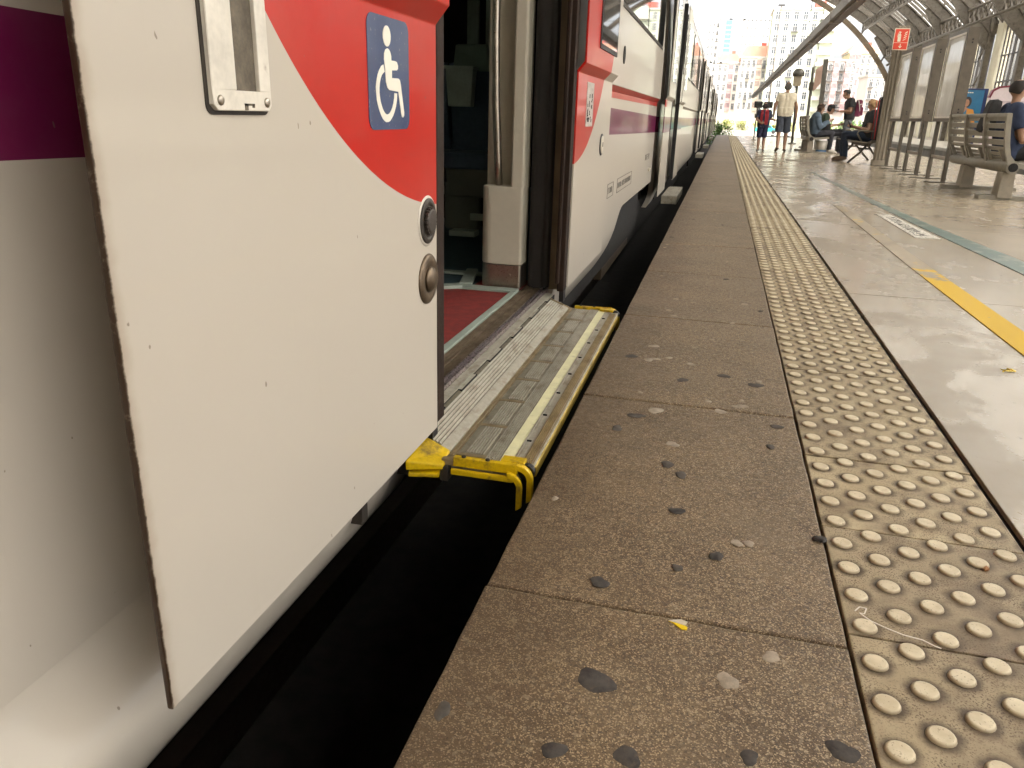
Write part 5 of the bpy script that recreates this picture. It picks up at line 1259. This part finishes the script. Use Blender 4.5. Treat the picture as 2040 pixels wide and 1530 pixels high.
building("hazy white high block far behind the orange roofs", 2.9, 20.6, 420, 48, m_wh, 9, 13, {}, ww=.35, wh=.4, depth=20)
tb_ = thing("office_tower", "slender blue glass tower rising beside the end of the train", "tower", (-4.5, 650, GZ))
MB().box(-6.6, -2.2, 650, 662, 10, 70.5).build("glass_shaft", m_bl, tb_); MB().box(-6.2, -2.6, 650.5, 662, GZ, 10).build("podium", m_wh, tb_)
fl_ = MB()
for k in range(19): fl_.box(-6.65, -2.15, 649.8, 650, 11+k*3.1, 11.4+k*3.1)
fl_.build("floor_band", m_wh, tb_)
tb2 = building("white block at the left edge behind the train roof", -12.5, -6.9, 420, 46, m_wh, 3, 13, {}, ww=.5, wh=.4, balc={(2, -1)}, depth=20)
# boundary wall, planting, cars
m_yw = wallm("cream_boundary_wall", (.55, .50, .36)); m_fol = M("bright_foliage", (.12, .24, .05), .7, sc=3, var=.4); m_fol2 = M("yellow_green_foliage", (.34, .36, .10), .7, sc=3, var=.4); m_trunk = M("bark", (.10, .07, .045), .9)
bw = thing("boundary_wall", "long cream wall with piers below the town houses", "wall", (12, 185, GZ))
MB().box(-9, 40, 185, 185.5, GZ, .6).build("wall", m_yw, bw); MB().box(-9, 40, 184.9, 185.6, .6, .75).build("coping", m_wf, bw)
for k in range(17): MB().box(-9+k*3, -8.5+k*3, 184.7, 184.99, GZ, 1.2).build("pier", m_yw, bw)
def shrub(label, x, y, z, rx, rz, n, leaf, mat, seed, group, cat="shrub"):
    rr = random.Random(seed); t = thing("shrub", label, cat, (x, y, z), group)
    mb = MB(); blobs = [(rr.uniform(-.6, .6)*rx, rr.uniform(-.4, .4)*rx, rr.uniform(.25, .75)*rz, rr.uniform(.3, .5)) for _ in range(7)]
    for _ in range(n):
        b = rr.choice(blobs); d = Vector((rr.gauss(0, 1), rr.gauss(0, 1), rr.gauss(0, 1))).normalized()*rr.random()**.4
        c = Vector((x+b[0]+d.x*rx*b[3], y+b[1]+d.y*rx*b[3], max(z+.05, z+b[2]+d.z*rz*b[3])))
        a = Vector((rr.gauss(0, 1), rr.gauss(0, 1), rr.gauss(0, 1))).normalized(); e = a.cross(Vector((0, 0, 1))).normalized(); s = leaf*rr.uniform(.6, 1.3)
        mb.add([c-a*s, c+e*s*.45, c+a*s, c-e*s*.45], [(0, 1, 2, 3)])
    mb.build("foliage", mat, t)
    st = MB()
    for b in blobs[:4]: st.tube([(x, y, z), (x+b[0]*.5, y+b[1]*.5, z+b[2]*.6), (x+b[0], y+b[1], z+b[2])], [.05*rx, .035*rx, .015*rx], 5)
    st.build("stem", m_trunk, t)
shrub("bright green weeds growing beside the rails at the platform end", .05, 64, -1.0, 1.0, 1.6, 1500, .09, m_fol, 1, None)
shrub("low green weeds at the tail of the train", -.55, 56, -1.0, .7, 1.0, 900, .08, m_fol, 2, None)
YL = ["yellow shrub along the cream wall nearest the train", "yellow shrub along the cream wall left of the child", "yellow shrub along the cream wall behind the child and man", "yellow shrub along the cream wall right of the walking man", "yellow shrub along the cream wall just left of the seated pair"]
GL = ["green shrub behind the person in denim", "green shrub between the denim jacket and the standing man", "green shrub behind the standing man's backpack", "green shrub next to the fair haired seated person"]
for i, x in enumerate((1, 4, 7.2, 10.5, 13.8)):
    shrub(YL[i], x, 183, GZ, 1.9, 2.1, 700, .18, m_fol2, 20+i, "yellow shrubs along the cream wall")
for i, x in enumerate((19.5, 22.8, 26, 29.2)):
    shrub(GL[i], x, 176, GZ, 2.2, 2.9, 900, .2, m_fol, 40+i, "green shrubs behind the seated people")
def car(label, x, y, m_):
    t = thing("parked_car", label, "car", (x, y, GZ))
    MB().prism([(x-2, GZ+.3), (x+2, GZ+.3), (x+2.05, GZ+.75), (x+1.1, GZ+.95), (x+.7, GZ+1.45), (x-1.0, GZ+1.5), (x-1.6, GZ+.98), (x-2.05, GZ+.9)], 'y', y-.85, y+.85).build("body", m_, t, .08)
    MB().prism([(x+.95, GZ+.98), (x+.62, GZ+1.38), (x-.9, GZ+1.42), (x-1.35, GZ+1.0)], 'y', y-.87, y-.84).build("side_window", m_wg, t)
    for q in (-1.25, 1.25): MB().lathe([(.33, 0), (.33, .2), (.2, .22)], Matrix.Translation((x+q, y-.72, GZ+.33)) @ Matrix.Rotation(math.pi/2, 4, 'X'), 18).build("wheel", m_rubber, t)
car("turquoise car parked far off between the child and the man", 7.3, 150, M("turquoise_paint", (.02, .30, .27), .3, coat=.5))
# overhead wires and far mast
m_wire = M("wire", (.05, .05, .05), .5)
for i, (a, b, l) in enumerate((((-6, 80, 9.6), (14, 80, 9.3), "thin overhead wire spanning the tracks just beyond the shed"), ((-6, 95, 15.2), (6, 95, 15.0), "higher thin overhead wire against the white sky"), ((-6, 80, 5.9), (9, 80, 5.7), "lowest cross wire in front of the white terraces"))):
    t = thing("overhead_wire", l, "wire", a); MB().tube([a, ((a[0]+b[0])/2, a[1], (a[2]+b[2])/2-.15), b], .02, 5).build("cable", m_wire, t)
    for u in (.28, .34): p = Vector(a).lerp(Vector(b), u); MB().tube([p-Vector((.12, 0, .03)), p+Vector((.12, 0, -.03))], .055, 8).build("insulator", m_mull, t)
mt = thing("catenary_mast", "thin grey mast with a small lamp head before the orange roof", "mast", (5.3, 110, GZ))
MB().tube([(5.3, 110, GZ), (5.3, 110, 14.2)], [.13, .07], 8).build("pole", m_lattice, mt); MB().box(4.9, 5.7, 109.9, 110.1, 14.2, 14.4).build("lamp_head", m_mull, mt)
